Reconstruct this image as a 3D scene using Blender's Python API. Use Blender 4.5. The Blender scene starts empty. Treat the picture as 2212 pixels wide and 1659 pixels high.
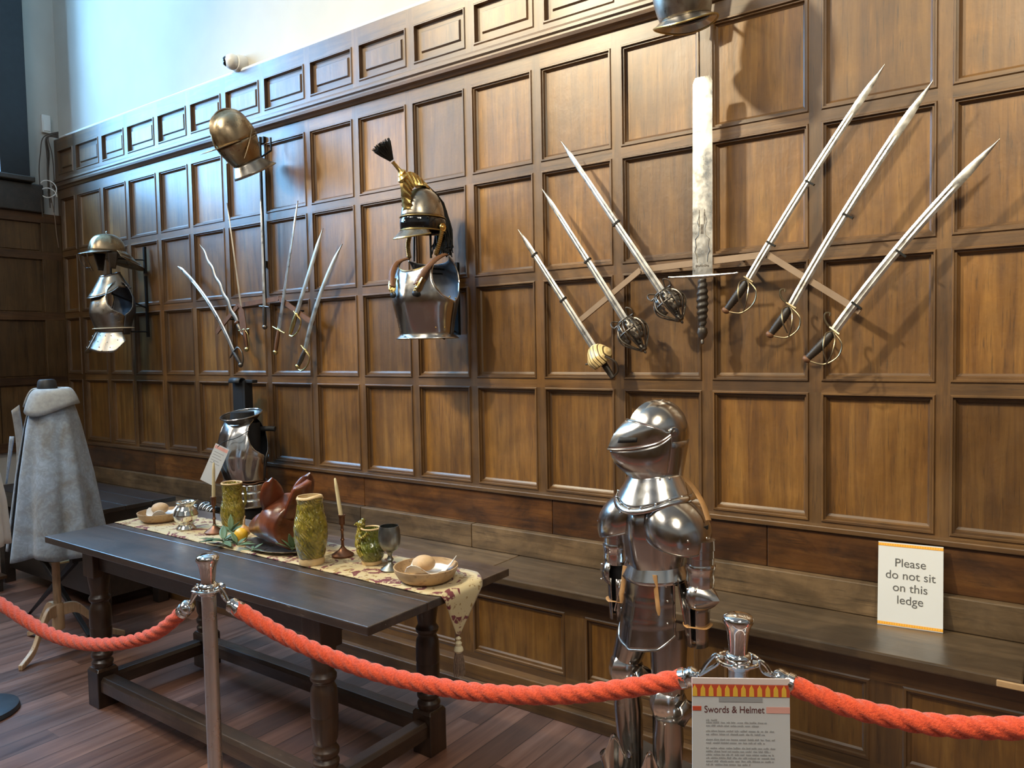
import bpy, math, random
from math import sin, cos, pi, radians, sqrt, exp
from mathutils import Vector, Matrix
random.seed(7)
SC = bpy.context.scene
COL = SC.collection
H = 1.6065                      # eye height; wall with the panelling is the plane y = 0, floor z = 0

# ------------------------------------------------------------------ camera, world, lights
def make_camera():
    yaw, pitch, roll = 0.62432744, -0.0481613, -0.01913047
    f = Vector((-sin(yaw), cos(yaw), 0)); r = Vector((cos(yaw), sin(yaw), 0)); u = Vector((0, 0, 1))
    f2 = f*cos(pitch) + u*sin(pitch); u2 = u*cos(pitch) - f*sin(pitch)
    r3 = r*cos(roll) + u2*sin(roll); u3 = u2*cos(roll) - r*sin(roll)
    cd = bpy.data.cameras.new('camera'); cam = bpy.data.objects.new('camera', cd); COL.objects.link(cam)
    M = Matrix((( r3.x, u3.x, -f2.x, 0), (r3.y, u3.y, -f2.y, -3.15), (r3.z, u3.z, -f2.z, H), (0, 0, 0, 1)))
    cam.matrix_world = M
    cd.sensor_width = 36; cd.sensor_fit = 'HORIZONTAL'; cd.lens = 36*1661/2212
    cd.clip_start = .05
    SC.camera = cam
make_camera()

W = bpy.data.worlds.new('world'); SC.world = W; W.use_nodes = True
W.node_tree.nodes['Background'].inputs[0].default_value = (.45, .68, 1, 1)
W.node_tree.nodes['Background'].inputs[1].default_value = 0.6

def area(name, loc, target, size, power, color, spread=180, sy=None):
    ld = bpy.data.lights.new(name, 'AREA'); ld.energy = power; ld.color = color
    ld.shape = 'RECTANGLE' if sy else 'DISK'
    ld.size = size
    if sy: ld.size_y = sy
    ld.spread = radians(spread)
    o = bpy.data.objects.new(name, ld); COL.objects.link(o); o.location = loc
    o.rotation_euler = (Vector(target)-Vector(loc)).to_track_quat('-Z', 'Y').to_euler()
    return o
WARM = (1.0, .86, .58)
NEUT = (1.0, .93, .83)
area('ceiling_spot', (-3.5, -3.2, 4.95), (-.7, 0, 1.9), .22, 56, WARM, 80)
area('ceiling_spot', (.45, -2.5, 3.9), (0, 0, 2.5), .24, 33, WARM, 110)
area('wall_lamp', (-5.9, -2.9, 3.35), (-3.4, 0, 2.2), .16, 16, (1, .78, .5), 130)
area('ceiling_spot', (-4.2, -2.2, 4.7), (-3.2, 0, 2.1), .32, 28, WARM, 90)
area('ceiling_fill', (-3.0, -4.6, 5.4), (-2.8, -3.4, 0), 1.8, 100, NEUT)  # broad fill light added under the ceiling for ambient brightness
area('ceiling_fill', (1.6, -4.6, 5.2), (1.0, -4.0, 0), 1.8, 75, NEUT)  # second added fill, over the right of the room
WINDOW_STRENGTH = 30.0
WINDOW_COLOR = (.25, .56, .96, 1)
SC.view_settings.view_transform = 'Standard'; SC.view_settings.look = 'None'
SC.view_settings.gamma = 1; SC.view_settings.use_curve_mapping = False
SC.view_settings.exposure = 0.0
SC.cycles.use_denoising = True
SC.cycles.sample_clamp_indirect = 6
SC.cycles.max_bounces = 8

# ------------------------------------------------------------------ materials
class NT:
    def __init__(s, name):
        s.m = bpy.data.materials.new(name); s.m.use_nodes = True
        s.t = s.m.node_tree; s.b = s.t.nodes['Principled BSDF']
    def n(s, kind, **kw):
        nd = s.t.nodes.new('ShaderNode'+kind)
        for k, v in kw.items(): setattr(nd, k, v)
        return nd
    def l(s, a, b): s.t.links.new(a, b)
    def coords(s, scale=(1, 1, 1), rot=(0, 0, 0), use='Object'):
        tc = s.n('TexCoord'); mp = s.n('Mapping')
        s.l(tc.outputs[use], mp.inputs['Vector'])
        mp.inputs['Scale'].default_value = scale; mp.inputs['Rotation'].default_value = rot
        return mp.outputs['Vector']
    def noise(s, vec, scale=5, detail=4, rough=.55, dist=0):
        nd = s.n('TexNoise'); s.l(vec, nd.inputs['Vector'])
        nd.inputs['Scale'].default_value = scale; nd.inputs['Detail'].default_value = detail
        nd.inputs['Roughness'].default_value = rough; nd.inputs['Distortion'].default_value = dist
        return nd.outputs['Fac']
    def ramp(s, fac, stops):
        r = s.n('ValToRGB'); s.l(fac, r.inputs['Fac'])
        el = r.color_ramp.elements
        while len(el) < len(stops): el.new(.5)
        for e, (p, c) in zip(el, stops):
            e.position = p; e.color = (c[0], c[1], c[2], 1) if hasattr(c, '__len__') else (c, c, c, 1)
        return r.outputs['Color']
    def mix(s, a, b, fac, mode='MIX'):
        m = s.n('Mix', data_type='RGBA', blend_type=mode)
        for i, v in ((0, fac), (6, a), (7, b)):
            if hasattr(v, 'is_linked'): s.l(v, m.inputs[i])
            else: m.inputs[i].default_value = v if i == 0 else (v[0], v[1], v[2], 1)
        return m.outputs[2]
    def math(s, op, a, b=0.0):
        m = s.n('Math', operation=op)
        for i, v in ((0, a), (1, b)):
            if hasattr(v, 'is_linked'): s.l(v, m.inputs[i])
            else: m.inputs[i].default_value = v
        return m.outputs[0]
    def bump(s, h, strength=.3, dist=.002):
        b = s.n('Bump'); s.l(h, b.inputs['Height'])
        b.inputs['Strength'].default_value = strength; b.inputs['Distance'].default_value = dist
        s.l(b.outputs['Normal'], s.b.inputs['Normal'])
    def set(s, **kw):
        for k, v in kw.items():
            i = s.b.inputs[k.replace('_', ' ')]
            if hasattr(v, 'is_linked'): s.l(v, i)
            elif hasattr(v, '__len__'): i.default_value = (v[0], v[1], v[2], 1)
            else: i.default_value = v
        return s.m

def wood(name, dark, mid, light, grain='Z', rough=.38, coat=.35, bump=.35, fine=1.0, fleck=True, var=.5, stain=.0, scratch=0):
    """oak with a grain along one axis; the mesh attribute 'tone' shifts each board a little"""
    N = NT(name)
    sc = {'Z': (26, 26, 1.6), 'X': (1.6, 26, 26), 'Y': (26, 1.6, 26)}[grain]
    at = N.n('Attribute', attribute_name='tone')
    tc = N.n('TexCoord'); mp = N.n('Mapping'); N.l(tc.outputs['Object'], mp.inputs['Vector'])
    mp.inputs['Scale'].default_value = tuple(k*fine for k in sc)
    cmb = N.n('CombineXYZ')
    sh = N.math('MULTIPLY', at.outputs['Fac'], 37.0)
    for i in range(3): N.l(sh, cmb.inputs[i])
    N.l(cmb.outputs[0], mp.inputs['Location'])
    g = N.noise(mp.outputs['Vector'], 1.0, 6, .62, .6)
    vb = N.coords((1, 1, 1))
    big = N.noise(vb, 2.3, 3, .5, .4)
    col = N.ramp(g, [(.25, dark), (.5, mid), (.78, light)])
    pit = N.noise(N.coords(tuple(k*2.2*fine for k in sc)), 2.2, 3, .6, .3)
    col = N.mix(col, N.ramp(pit, [(.30, .45), (.42, 1.0)]), .8, 'MULTIPLY')
    blot = N.noise(N.coords((1, 1, .6)), 9, 4, .6, .5)
    col = N.mix(col, N.ramp(blot, [(.3, .72), (.55, 1.0), (.75, 1.22)]), .8, 'MULTIPLY')
    col = N.mix(col, N.ramp(big, [(.3, (.55, .5, .46)), (.7, (1.2, 1.2, 1.2))]), .6, 'MULTIPLY')
    tn = N.ramp(at.outputs['Fac'], [(0, 1-var*.75), (1, 1+var*.6)])
    col = N.mix(col, tn, 1.0, 'MULTIPLY')
    if fleck:
        fv = N.coords(tuple(k*.9*fine for k in sc), (0, .35, .2))
        fk = N.noise(fv, 2.6, 2, .5, 1.5)
        col = N.mix(col, N.ramp(fk, [(.62, 1.0), (.72, 1.45)]), .55, 'MULTIPLY')
    if stain:
        st = N.noise(N.coords((1.2, 1.2, 2.4)), 3.5, 5, .65, .8)
        col = N.mix(col, N.ramp(st, [(.38, .35), (.55, 1.0)]), stain, 'MULTIPLY')
    if scratch:
        sk = N.noise(N.coords((3, 30, 30), (0, 0, .12)), 2.0, 5, .7, 1.0)
        pt = N.noise(N.coords((2.2, 3, 3)), 2.5, 3, .5, .5)
        col = N.mix(col, (.20, .165, .14), N.math('MULTIPLY', N.ramp(sk, [(.60, 0), (.68, scratch)]), N.ramp(pt, [(.42, 0), (.58, 1)])))
    wob = N.noise(vb, 14, 3)
    h = N.mix(N.mix(N.ramp(g, [(.3, 0), (.7, 1)]), N.ramp(wob, [(.3, 0), (.7, 1)]), .5), N.noise(N.coords((1, 1, .55), (0, .5, .3)), 46, 3, .5, 1.2), .35)
    N.bump(h, bump, .003)
    rr = N.ramp(big, [(.3, rough*.82), (.7, min(1, rough*1.25))])
    return N.set(Base_Color=col, Roughness=rr, Coat_Weight=coat, Coat_Roughness=.36)

def plain(name, color, rough=.6, metal=0, noise=.12, nscale=20, bump=0, bscale=60, coat=0, sheen=0, **kw):
    N = NT(name)
    v = N.coords()
    nz = N.noise(v, nscale, 4)
    c = N.mix(color, N.ramp(nz, [(.25, 1-noise), (.75, 1+noise)]), 1.0, 'MULTIPLY')
    if bump: N.bump(N.noise(v, bscale, 4), bump, .002)
    return N.set(Base_Color=c, Roughness=rough, Metallic=metal, Coat_Weight=coat, Sheen_Weight=sheen, **kw)

def metal(name, color, rough=.22, wear=.35, tarn=(.22, .16, .1), hammer=.12, hs=22):
    N = NT(name)
    v = N.coords()
    a = N.noise(v, 9, 5, .6, .5)
    c = N.mix(color, tarn, N.ramp(a, [(.48, 0.0), (.80, wear)]))
    r = N.ramp(N.noise(v, 16, 5, .65), [(.3, rough*.7), (.75, rough*1.6)])
    if hammer: N.bump(N.noise(v, hs, 2, .4), hammer, .004)
    return N.set(Base_Color=c, Roughness=r, Metallic=1.0)

M = {}
def mats():
    oak = dict(dark=(.058, .024, .005), mid=(.125, .058, .013), light=(.200, .102, .027))
    M['panel'] = wood('oak_panel', (.075, .028, .003), (.155, .068, .009), (.25, .124, .024), 'Z', .50, .85, .7, 1.0, True, .55)
    M['stile'] = wood('oak_stile', **oak, grain='Z', rough=.5, coat=.85, bump=.5, fleck=True)
    M['rail'] = wood('oak_rail', **oak, grain='X', rough=.5, coat=.85, bump=.5, fleck=True)
    M['board'] = wood('oak_board', (.034, .012, .003), (.125, .046, .009), (.21, .088, .02), 'X', .42, .3, .6, .8, False, .5, .75)
    M['pale'] = wood('worn_board', (.060, .035, .016), (.135, .084, .040), (.20, .130, .066), 'X', .5, .12, .6, .8, False, .4, .55)
    M['seat'] = wood('bench_seat', (.050, .031, .016), (.105, .068, .036), (.165, .108, .058), 'X', .33, .6, .4, .7, False, .4, .4)
    M['left'] = wood('shaded_oak', (.055, .026, .008), (.115, .058, .018), (.17, .088, .028), 'Z', .45, .15, .4, 1.0, False, .4)  # left wall oak: darker copies with the wall's shade in their colour
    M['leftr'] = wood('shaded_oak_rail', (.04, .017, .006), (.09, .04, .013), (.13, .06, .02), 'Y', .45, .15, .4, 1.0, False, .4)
    M['black_oak'] = wood('black_oak', (.012, .009, .007), (.028, .020, .015), (.052, .036, .027), 'X', .40, .9, .4, 1, False, .5)
    M['table'] = wood('table_oak', (.026, .016, .010), (.072, .044, .029), (.14, .090, .062), 'X', .42, .9, .6, .8, False, .45, .5, .75)
    M['table_v'] = wood('table_leg_oak', (.018, .009, .005), (.045, .022, .011), (.09, .045, .022), 'Z', .34, .7, .4, 1.0, False, .45, .4)
    M['table_y'] = wood('table_rail_oak', (.018, .010, .006), (.048, .026, .015), (.09, .05, .03), 'Y', .36, .7, .4, 1.0, False, .45, .4)
    M['pine'] = wood('pale_beech', (.55, .36, .19), (.70, .48, .28), (.80, .58, .36), 'Z', .45, .2, .15, .6, False, .2)
    M['turned'] = wood('turned_beech', (.42, .27, .14), (.58, .39, .21), (.68, .48, .28), 'X', .45, .2, .15, .8, False, .2)
    # floor boards run away from the panelled wall
    N = NT('floorboards')
    tc = N.n('TexCoord'); sx = N.n('SeparateXYZ'); N.l(tc.outputs['Object'], sx.inputs[0])
    q = N.math('DIVIDE', sx.outputs['X'], .118)
    cell = N.math('FLOOR', q); fr = N.math('FRACT', q)
    yo = N.math('FLOOR', N.math('ADD', N.math('DIVIDE', sx.outputs['Y'], 1.9), N.math('MULTIPLY', cell, .37)))
    cx = N.n('CombineXYZ'); N.l(cell, cx.inputs[0]); N.l(yo, cx.inputs[1])
    wn = N.n('TexWhiteNoise', noise_dimensions='2D'); N.l(cx.outputs[0], wn.inputs['Vector'])
    gv = N.coords((20, 1.3, 20))
    ad = N.n('VectorMath', operation='ADD'); N.l(gv, ad.inputs[0])
    vm = N.n('VectorMath', operation='SCALE'); N.l(wn.outputs['Color'], vm.inputs[0]); vm.inputs['Scale'].default_value = 30
    N.l(vm.outputs[0], ad.inputs[1])
    g = N.noise(ad.outputs[0], 1.3, 6, .6, .4)
    c = N.ramp(g, [(.25, (.105, .048, .033)), (.5, (.215, .108, .075)), (.8, (.33, .185, .137))])
    c = N.mix(c, N.ramp(wn.outputs['Value'], [(0, .62), (1, 1.35)]), 1.0, 'MULTIPLY')
    gap = N.ramp(fr, [(0, .15), (.025, 1.0), (.975, 1.0), (1, .15)])
    c = N.mix(c, gap, 1.0, 'MULTIPLY')
    N.bump(N.mix(gap, g, .25), .4, .003)
    M['floor'] = N.set(Base_Color=c, Roughness=N.ramp(g, [(.3, .36), (.7, .52)]), Coat_Weight=.5, Coat_Roughness=.32)
    M['plaster'] = plain('cream_plaster', (.54, .51, .445), .85, 0, .05, 3, .15, 30)
    M['paint'] = plain('white_gloss_paint', (.75, .74, .70), .5, 0, .06, 20)
    M['ceiling'] = plain('ceiling_white', (.75, .72, .65), .9, 0, .04, 3)
    M['steel'] = metal('polished_steel', (.78, .765, .74), .17, .12, (.36, .30, .25), .10, 16)
    M['steel_dk'] = metal('burnished_steel', (.50, .47, .44), .19, .16, (.28, .22, .17), .10, 14)
    M['steel_in'] = metal('dull_inner_steel', (.17, .18, .20), .5, .4, (.08, .07, .06), .1, 20)
    M['old_steel'] = metal('aged_steel', (.40, .37, .32), .30, .6, (.14, .10, .06), .2, 24)
    M['bronzed'] = metal('browned_steel', (.40, .31, .20), .30, .6, (.16, .11, .06), .12, 12)
    M['blade'] = metal('blade_steel', (.78, .75, .69), .30, .35, (.34, .28, .2), 0)
    M['blade_dk'] = metal('brown_blade', (.46, .41, .34), .38, .6, (.2, .15, .1), 0)
    M['chrome'] = metal('chrome', (.82, .81, .79), .06, .0, (.3, .3, .3), 0)
    M['brushed'] = metal('brushed_steel', (.78, .77, .76), .30, .0, (.3, .3, .3), 0)
    M['brass'] = metal('brass', (.70, .50, .18), .26, .5, (.2, .13, .04), .15, 40)
    M['brass_dk'] = metal('old_brass', (.48, .38, .17), .34, .6, (.15, .1, .04), .2, 40)
    M['hilt'] = metal('dark_hilt_iron', (.17, .15, .13), .40, .5, (.06, .045, .03), .3, 60)
    M['guard'] = metal('dull_bronze_guard', (.30, .24, .15), .36, .5, (.1, .07, .04), .1, 40)
    M['pewter'] = metal('pewter', (.25, .26, .25), .34, .3, (.12, .12, .11), .12, 40)
    M['pewter_lt'] = metal('pale_pewter', (.46, .46, .43), .3, .2, (.25, .24, .21), .1, 30)
    M['silver'] = metal('silver_plate', (.82, .80, .74), .12, .15, (.5, .42, .3), .15, 20)
    M['copper'] = metal('copper_brown', (.24, .12, .075), .40, .6, (.10, .05, .03), .1, 30)
    M['iron'] = plain('black_iron', (.012, .012, .012), .45, .4, .2, 30)
    M['bar'] = plain('pale_brown_rail', (.30, .215, .15), .42, .35, .12, 12)
    M['black'] = plain('matt_black', (.008, .008, .009), .7, 0, .2, 20)
    M['leather'] = plain('tan_leather', (.36, .19, .07), .55, 0, .25, 30, .3, 200)
    M['leather_br'] = plain('brown_leather', (.14, .06, .025), .55, 0, .25, 30, .3, 200)
    M['grip'] = plain('dark_leather_grip', (.022, .016, .012), .5, 0, .3, 60, .4, 150)
    M['buff'] = plain('pale_buff_belt', (.62, .52, .36), .7, 0, .12, 30, .2, 120)
    M['hair'] = plain('black_horsehair', (.006, .006, .006), .6, 0, .3, 60, .8, 220)
    M['white_card'] = plain('white_card', (.66, .68, .69), .45, 0, .02, 5)
    M['yellow'] = plain('yellow_print', (.85, .52, .06), .5, 0, .03, 5)
    M['red'] = plain('red_print', (.60, .085, .035), .5, 0, .03, 5)
    M['orange'] = plain('orange_print', (.80, .36, .05), .5, 0, .03, 5)
    M['pink'] = plain('pale_red_print', (.80, .42, .36), .5, 0, .03, 5)
    M['ink'] = plain('grey_ink', (.10, .10, .10), .6, 0, .05, 5)
    M['ink_lt'] = plain('pale_grey_ink', (.36, .37, .38), .6, 0, .05, 5)
    M['ink_br'] = plain('maroon_ink', (.12, .03, .03), .6, 0, .05, 5)
    M['clear'] = plain('clear_plastic_pocket', (.82, .70, .66), .12, 0, .02, 5)
    M['plastic'] = plain('white_plastic', (.78, .76, .70), .4, 0, .03, 8)
    M['lens'] = plain('black_lens', (.004, .004, .005), .06, 0, .02, 5, coat=.6)
    M['cable'] = plain('brown_cable', (.07, .05, .035), .6, 0, .2, 30)
    N = NT('striped_hide'); wv = N.n('TexWave', wave_type='BANDS', bands_direction='X'); N.l(N.coords((1, .35, .12), (0, .2, .25)), wv.inputs['Vector'])
    wv.inputs['Scale'].default_value = 20; wv.inputs['Distortion'].default_value = 1.6; wv.inputs['Detail'].default_value = 1
    M['shell'] = N.set(Base_Color=N.ramp(wv.outputs['Fac'], [(.06, (.07, .045, .02)), (.22, (.62, .42, .15)), (.5, (.80, .66, .36)), (.9, (.62, .45, .2))]), Roughness=.35)
    # rope: fuzzy orange red
    N = NT('orange_red_rope'); v = N.coords()
    nz = N.noise(v, 160, 3, .7)
    N.bump(nz, .9, .004)
    M['rope'] = N.set(Base_Color=N.ramp(nz, [(.2, (.46, .035, .010)), (.55, (.76, .082, .020)), (.85, (.88, .15, .045))]), Roughness=.85, Sheen_Weight=.35)
    # glazed jugs
    def glaze(name, c0, c1, c2):
        N = NT(name); v = N.coords()
        a = N.noise(v, 22, 4, .6, 1.0)
        vo = N.n('TexVoronoi'); N.l(N.coords((1, 1, .6)), vo.inputs['Vector']); vo.inputs['Scale'].default_value = 48
        wv = N.n('TexWave'); N.l(N.coords((1, 1, 1), (.6, .5, 0)), wv.inputs['Vector']); wv.inputs['Scale'].default_value = 30; wv.inputs['Distortion'].default_value = 9
        h = N.mix(vo.outputs['Distance'], wv.outputs['Fac'], .35)
        N.bump(h, .8, .012)
        return N.set(Base_Color=N.mix(N.ramp(a, [(.25, c0), (.5, c1), (.75, c2)]), N.ramp(h, [(.1, .45), (.4, 1.15)]), .8, 'MULTIPLY'), Roughness=.14, Coat_Weight=.8, Coat_Roughness=.06)  # relief lows darkened in the glaze colour to add crevice shade
    M['glaze'] = glaze('olive_glaze', (.07, .07, .006), (.24, .195, .024), (.46, .34, .07))
    M['glaze_dk'] = glaze('dark_green_glaze', (.028, .045, .005), (.10, .115, .014), (.26, .26, .05))
    M['biscuit'] = plain('bare_clay', (.66, .47, .24), .6, 0, .12, 30)
    N = NT('roast_brown_skin'); v = N.coords()
    a = N.noise(v, 11, 4, .55, .6)
    N.bump(N.noise(v, 26, 3), .35, .006)
    M['roast'] = N.set(Base_Color=N.ramp(a, [(.3, (.06, .014, .006)), (.55, (.17, .044, .016)), (.8, (.30, .10, .04))]), Roughness=.3, Coat_Weight=.35, Coat_Roughness=.2)
    M['crust'] = plain('bread_crust', (.60, .40, .22), .7, 0, .18, 30, .4, 40)
    M['linen'] = plain('white_linen', (.80, .80, .79), .8, 0, .03, 20, .1, 90)
    M['wax'] = plain('tallow_wax', (.66, .56, .34), .4, 0, .08, 30)
    M['leaf'] = plain('grey_green_leaf', (.10, .17, .085), .6, 0, .35, 12, .3, 90)
    M['lemon'] = plain('orange_yellow_rind', (.78, .45, .03), .4, 0, .15, 20, .3, 180)
    M['onion'] = plain('onion_skin', (.58, .30, .10), .35, 0, .3, 25)
    # tapestry runner: cream with maroon and olive sprays
    N = NT('tapestry_runner')
    v = N.coords((1, 1, 1))
    a = N.noise(v, 9.5, 2, .5, 2.2)
    b = N.noise(N.coords((1, 1, 1), (0, 0, 1.0)), 13, 2, .5, 2.6)
    d = N.noise(v, 34, 2, .5, 1.5)
    c = N.mix((.56, .46, .27), (.15, .022, .03), N.math('MULTIPLY', N.ramp(a, [(.555, 0), (.575, 1)]), N.ramp(d, [(.40, 0), (.46, 1)])))
    c = N.mix(c, (.30, .19, .065), N.math('MULTIPLY', N.ramp(b, [(.58, 0), (.60, 1)]), N.ramp(d, [(.45, 1), (.52, 0)])))
    N.bump(N.noise(v, 320, 2), .4, .001)
    M['tapestry'] = N.set(Base_Color=c, Roughness=.9, Sheen_Weight=.2)
    M['cord'] = plain('cream_cord', (.70, .62, .42), .8, 0, .1, 60, .4, 200)
    M['fringe'] = plain('mauve_brown_fringe', (.22, .15, .11), .9, 0, .4, 120, .5, 300)
    # grey woollen cape, darker ochre patches woven in
    N = NT('grey_brocade'); v = N.coords()
    a = N.noise(v, 5.5, 4, .6, .8); d = N.noise(v, 28, 3, .5, 2)
    c = N.ramp(a, [(.34, (.25, .25, .235)), (.44, (.29, .325, .355)), (.56, (.33, .40, .48)), (.8, (.41, .50, .61))])
    c = N.mix(c, N.ramp(d, [(.45, .86), (.6, 1.08)]), .9, 'MULTIPLY')
    N.bump(N.noise(v, 190, 3), .35, .002)
    M['cape'] = N.set(Base_Color=c, Roughness=.8, Sheen_Weight=.3)
    M['cape_trim'] = plain('grey_brown_collar', (.34, .35, .345), .85, 0, .2, 40, .3, 160)
    M['white_cloth'] = plain('white_cloth', (.76, .78, .80), .8, 0, .05, 10, .2, 40)
    M['grey_base'] = plain('dark_grey_base', (.07, .08, .09), .45, .3, .15, 20)
    M['cushion'] = plain('ochre_canvas', (.50, .38, .17), .85, 0, .15, 40)
    M['fire'] = plain('dark_blue_black', (.015, .017, .02), .5, 0, .2, 20)
mats()

# ------------------------------------------------------------------ mesh builder
class MB:
    def __init__(s): s.v = []; s.f = []; s.mi = []; s.t = []
    def add(s, vs, fs, mi=0, tone=.5, X=None):
        o = len(s.v)
        s.v += [tuple(X @ Vector(p)) if X else tuple(p) for p in vs]
        for f in fs:
            s.f.append(tuple(i+o for i in f)); s.mi.append(mi); s.t.append(tone)
        return s
    def box(s, x0, x1, y0, y1, z0, z1, mi=0, tone=.5, X=None):
        vs = [(x, y, z) for z in (z0, z1) for y in (y0, y1) for x in (x0, x1)]
        return s.add(vs, [(0, 2, 3, 1), (4, 5, 7, 6), (0, 1, 5, 4), (2, 6, 7, 3), (0, 4, 6, 2), (1, 3, 7, 5)], mi, tone, X)
    def loft(s, rings, closed=True, cap0=False, cap1=False, mi=0, tone=.5, X=None):
        n = len(rings[0]); vs = [p for r in rings for p in r]; fs = []
        for i in range(len(rings)-1):
            for j in range(n if closed else n-1):
                k = (j+1) % n
                fs.append((i*n+j, i*n+k, (i+1)*n+k, (i+1)*n+j))
        if cap0: fs.append(tuple(reversed(range(n))))
        if cap1: fs.append(tuple(range((len(rings)-1)*n, len(rings)*n)))
        return s.add(vs, fs, mi, tone, X)
    def lathe(s, prof, n=28, c=(0, 0, 0), mi=0, tone=.5, X=None, sx=1, sy=1):
        rings = [[(c[0]+r*cos(2*pi*j/n)*sx, c[1]+r*sin(2*pi*j/n)*sy, c[2]+z) for j in range(n)] for r, z in prof]
        return s.loft(rings, True, prof[0][0] > 1e-5, prof[-1][0] > 1e-5, mi, tone, X)
    def tube(s, path, r, n=8, mi=0, tone=.5, X=None, cap=True, flat=1.0, ref=None):
        P = [Vector(p) for p in path]; m = len(P)
        R = r if hasattr(r, '__len__') else [r]*m
        rings = []; up = None
        for i in range(m):
            t = (P[min(i+1, m-1)]-P[max(i-1, 0)]).normalized()
            if up is None:
                up = Vector(ref) if ref else (Vector((0, 0, 1)) if abs(t.z) < .9 else Vector((1, 0, 0)))
            a = t.cross(up)
            if a.length < 1e-6: a = t.orthogonal()
            a.normalize(); b = a.cross(t).normalized(); up = b
            rings.append([tuple(P[i]+a*(R[i]*cos(2*pi*j/n)) + b*(R[i]*flat*sin(2*pi*j/n))) for j in range(n)])
        return s.loft(rings, True, cap, cap, mi, tone, X)
    def ball(s, c, r, n=16, m=10, mi=0, tone=.5, X=None):
        rr = r if hasattr(r, '__len__') else (r, r, r)
        rings = []
        for i in range(m+1):
            a = pi*i/m; q = max(sin(a), 1e-4)
            rings.append([(c[0]+rr[0]*q*cos(2*pi*j/n), c[1]+rr[1]*q*sin(2*pi*j/n), c[2]-rr[2]*cos(a)) for j in range(n)])
        return s.loft(rings, True, False, False, mi, tone, X)
    def prism(s, poly, h0, h1, axis='Y', mi=0, tone=.5, X=None):
        """polygon in the plane across the axis, extruded along it"""
        def p(a, b, h): return {'Y': (a, h, b), 'Z': (a, b, h), 'X': (h, a, b)}[axis]
        n = len(poly)
        vs = [p(a, b, h0) for a, b in poly]+[p(a, b, h1) for a, b in poly]
        fs = [tuple(range(n)), tuple(reversed(range(n, 2*n)))]
        fs += [(j, j+n, (j+1) % n+n, (j+1) % n) for j in range(n)]
        return s.add(vs, fs, mi, tone, X)
    def grid(s, fn, nu, nv, mi=0, tone=.5, X=None, closed=False):
        rings = [[fn(i/nu, j/nv) for i in range(nu if closed else nu+1)] for j in range(nv+1)]
        return s.loft(rings, closed, False, False, mi, tone, X)

def obj(name, mb, mat, parent=None, X=None, smooth=38, solid=0, bevel=0, subsurf=0, loc=None, rot=None):
    me = bpy.data.meshes.new(name)
    me.from_pydata(mb.v, [], mb.f)
    for m in (mat if isinstance(mat, (list, tuple)) else [mat]): me.materials.append(m)
    me.polygons.foreach_set('material_index', mb.mi)
    at = me.attributes.new('tone', 'FLOAT', 'FACE'); at.data.foreach_set('value', mb.t)
    me.update(); me.validate()
    import bmesh
    bm = bmesh.new(); bm.from_mesh(me)
    bmesh.ops.remove_doubles(bm, verts=bm.verts, dist=1e-5)
    bmesh.ops.recalc_face_normals(bm, faces=bm.faces)
    bm.to_mesh(me); bm.free()
    if smooth:
        me.shade_smooth(); me.set_sharp_from_angle(angle=radians(smooth))
    o = bpy.data.objects.new(name, me); COL.objects.link(o)
    if parent: o.parent = parent
    if X: o.matrix_basis = X
    if loc: o.location = loc
    if rot: o.rotation_euler = rot
    if subsurf:
        md = o.modifiers.new('sub', 'SUBSURF'); md.levels = md.render_levels = subsurf
    if solid:
        md = o.modifiers.new('solid', 'SOLIDIFY'); md.thickness = solid; md.offset = 0
    if bevel:
        md = o.modifiers.new('bevel', 'BEVEL'); md.width = bevel; md.segments = 2; md.limit_method = 'ANGLE'; md.angle_limit = radians(40)
    return o
def tag(o, label, cat, group=None):
    o['label'] = label; o['category'] = cat
    if group: o['group'] = group
    return o
def thing(name, label, cat, loc=(0, 0, 0), rotz=0, group=None):
    o = bpy.data.objects.new(name, None); COL.objects.link(o)
    o.empty_display_size = .1
    o.location = loc; o.rotation_euler = (0, 0, rotz)
    return tag(o, label, cat, group)
def struct(name, mb, mat, parent=None, **kw):
    o = obj(name, mb, mat, parent, **kw)
    if not parent: o['kind'] = 'structure'
    return o
def dup(root, loc=None, rotz=None):
    r = root.copy(); COL.objects.link(r)
    if loc: r.location = loc
    if rotz is not None: r.rotation_euler = (0, 0, rotz)
    for ch in list(root.children):
        c = ch.copy(); COL.objects.link(c); c.parent = r
        for g in ch.children:
            d = g.copy(); COL.objects.link(d); d.parent = c
    return r
def text(name, body, size, mat, parent, loc, rot, align='CENTER', xs=1.0, depth=.0003):
    cu = bpy.data.curves.new(name, 'FONT'); cu.body = body; cu.size = size; cu.align_x = align; cu.extrude = depth
    t = bpy.data.objects.new(name, cu); COL.objects.link(t)
    dg = bpy.context.evaluated_depsgraph_get()
    me = bpy.data.meshes.new_from_object(t.evaluated_get(dg)); me.name = name
    bpy.data.objects.remove(t)
    me.materials.clear(); me.materials.append(mat)
    o = bpy.data.objects.new(name, me); COL.objects.link(o); o.parent = parent
    o.location = loc; o.rotation_euler = rot; o.scale = (xs, 1, 1)
    return o
def lerp(a, b, t): return a+(b-a)*t
def sstep(a, b, t):
    t = max(0, min(1, (t-a)/(b-a))); return t*t*(3-2*t)
def interp(tab, t):
    """piecewise smooth lookup in [(t, v...), ...]"""
    for a, b in zip(tab, tab[1:]):
        if t <= b[0]:
            k = (t-a[0])/(b[0]-a[0]); k = max(0, k)
            return [lerp(p, q, k) for p, q in zip(a[1:], b[1:])]
    return list(tab[-1][1:])
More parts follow.
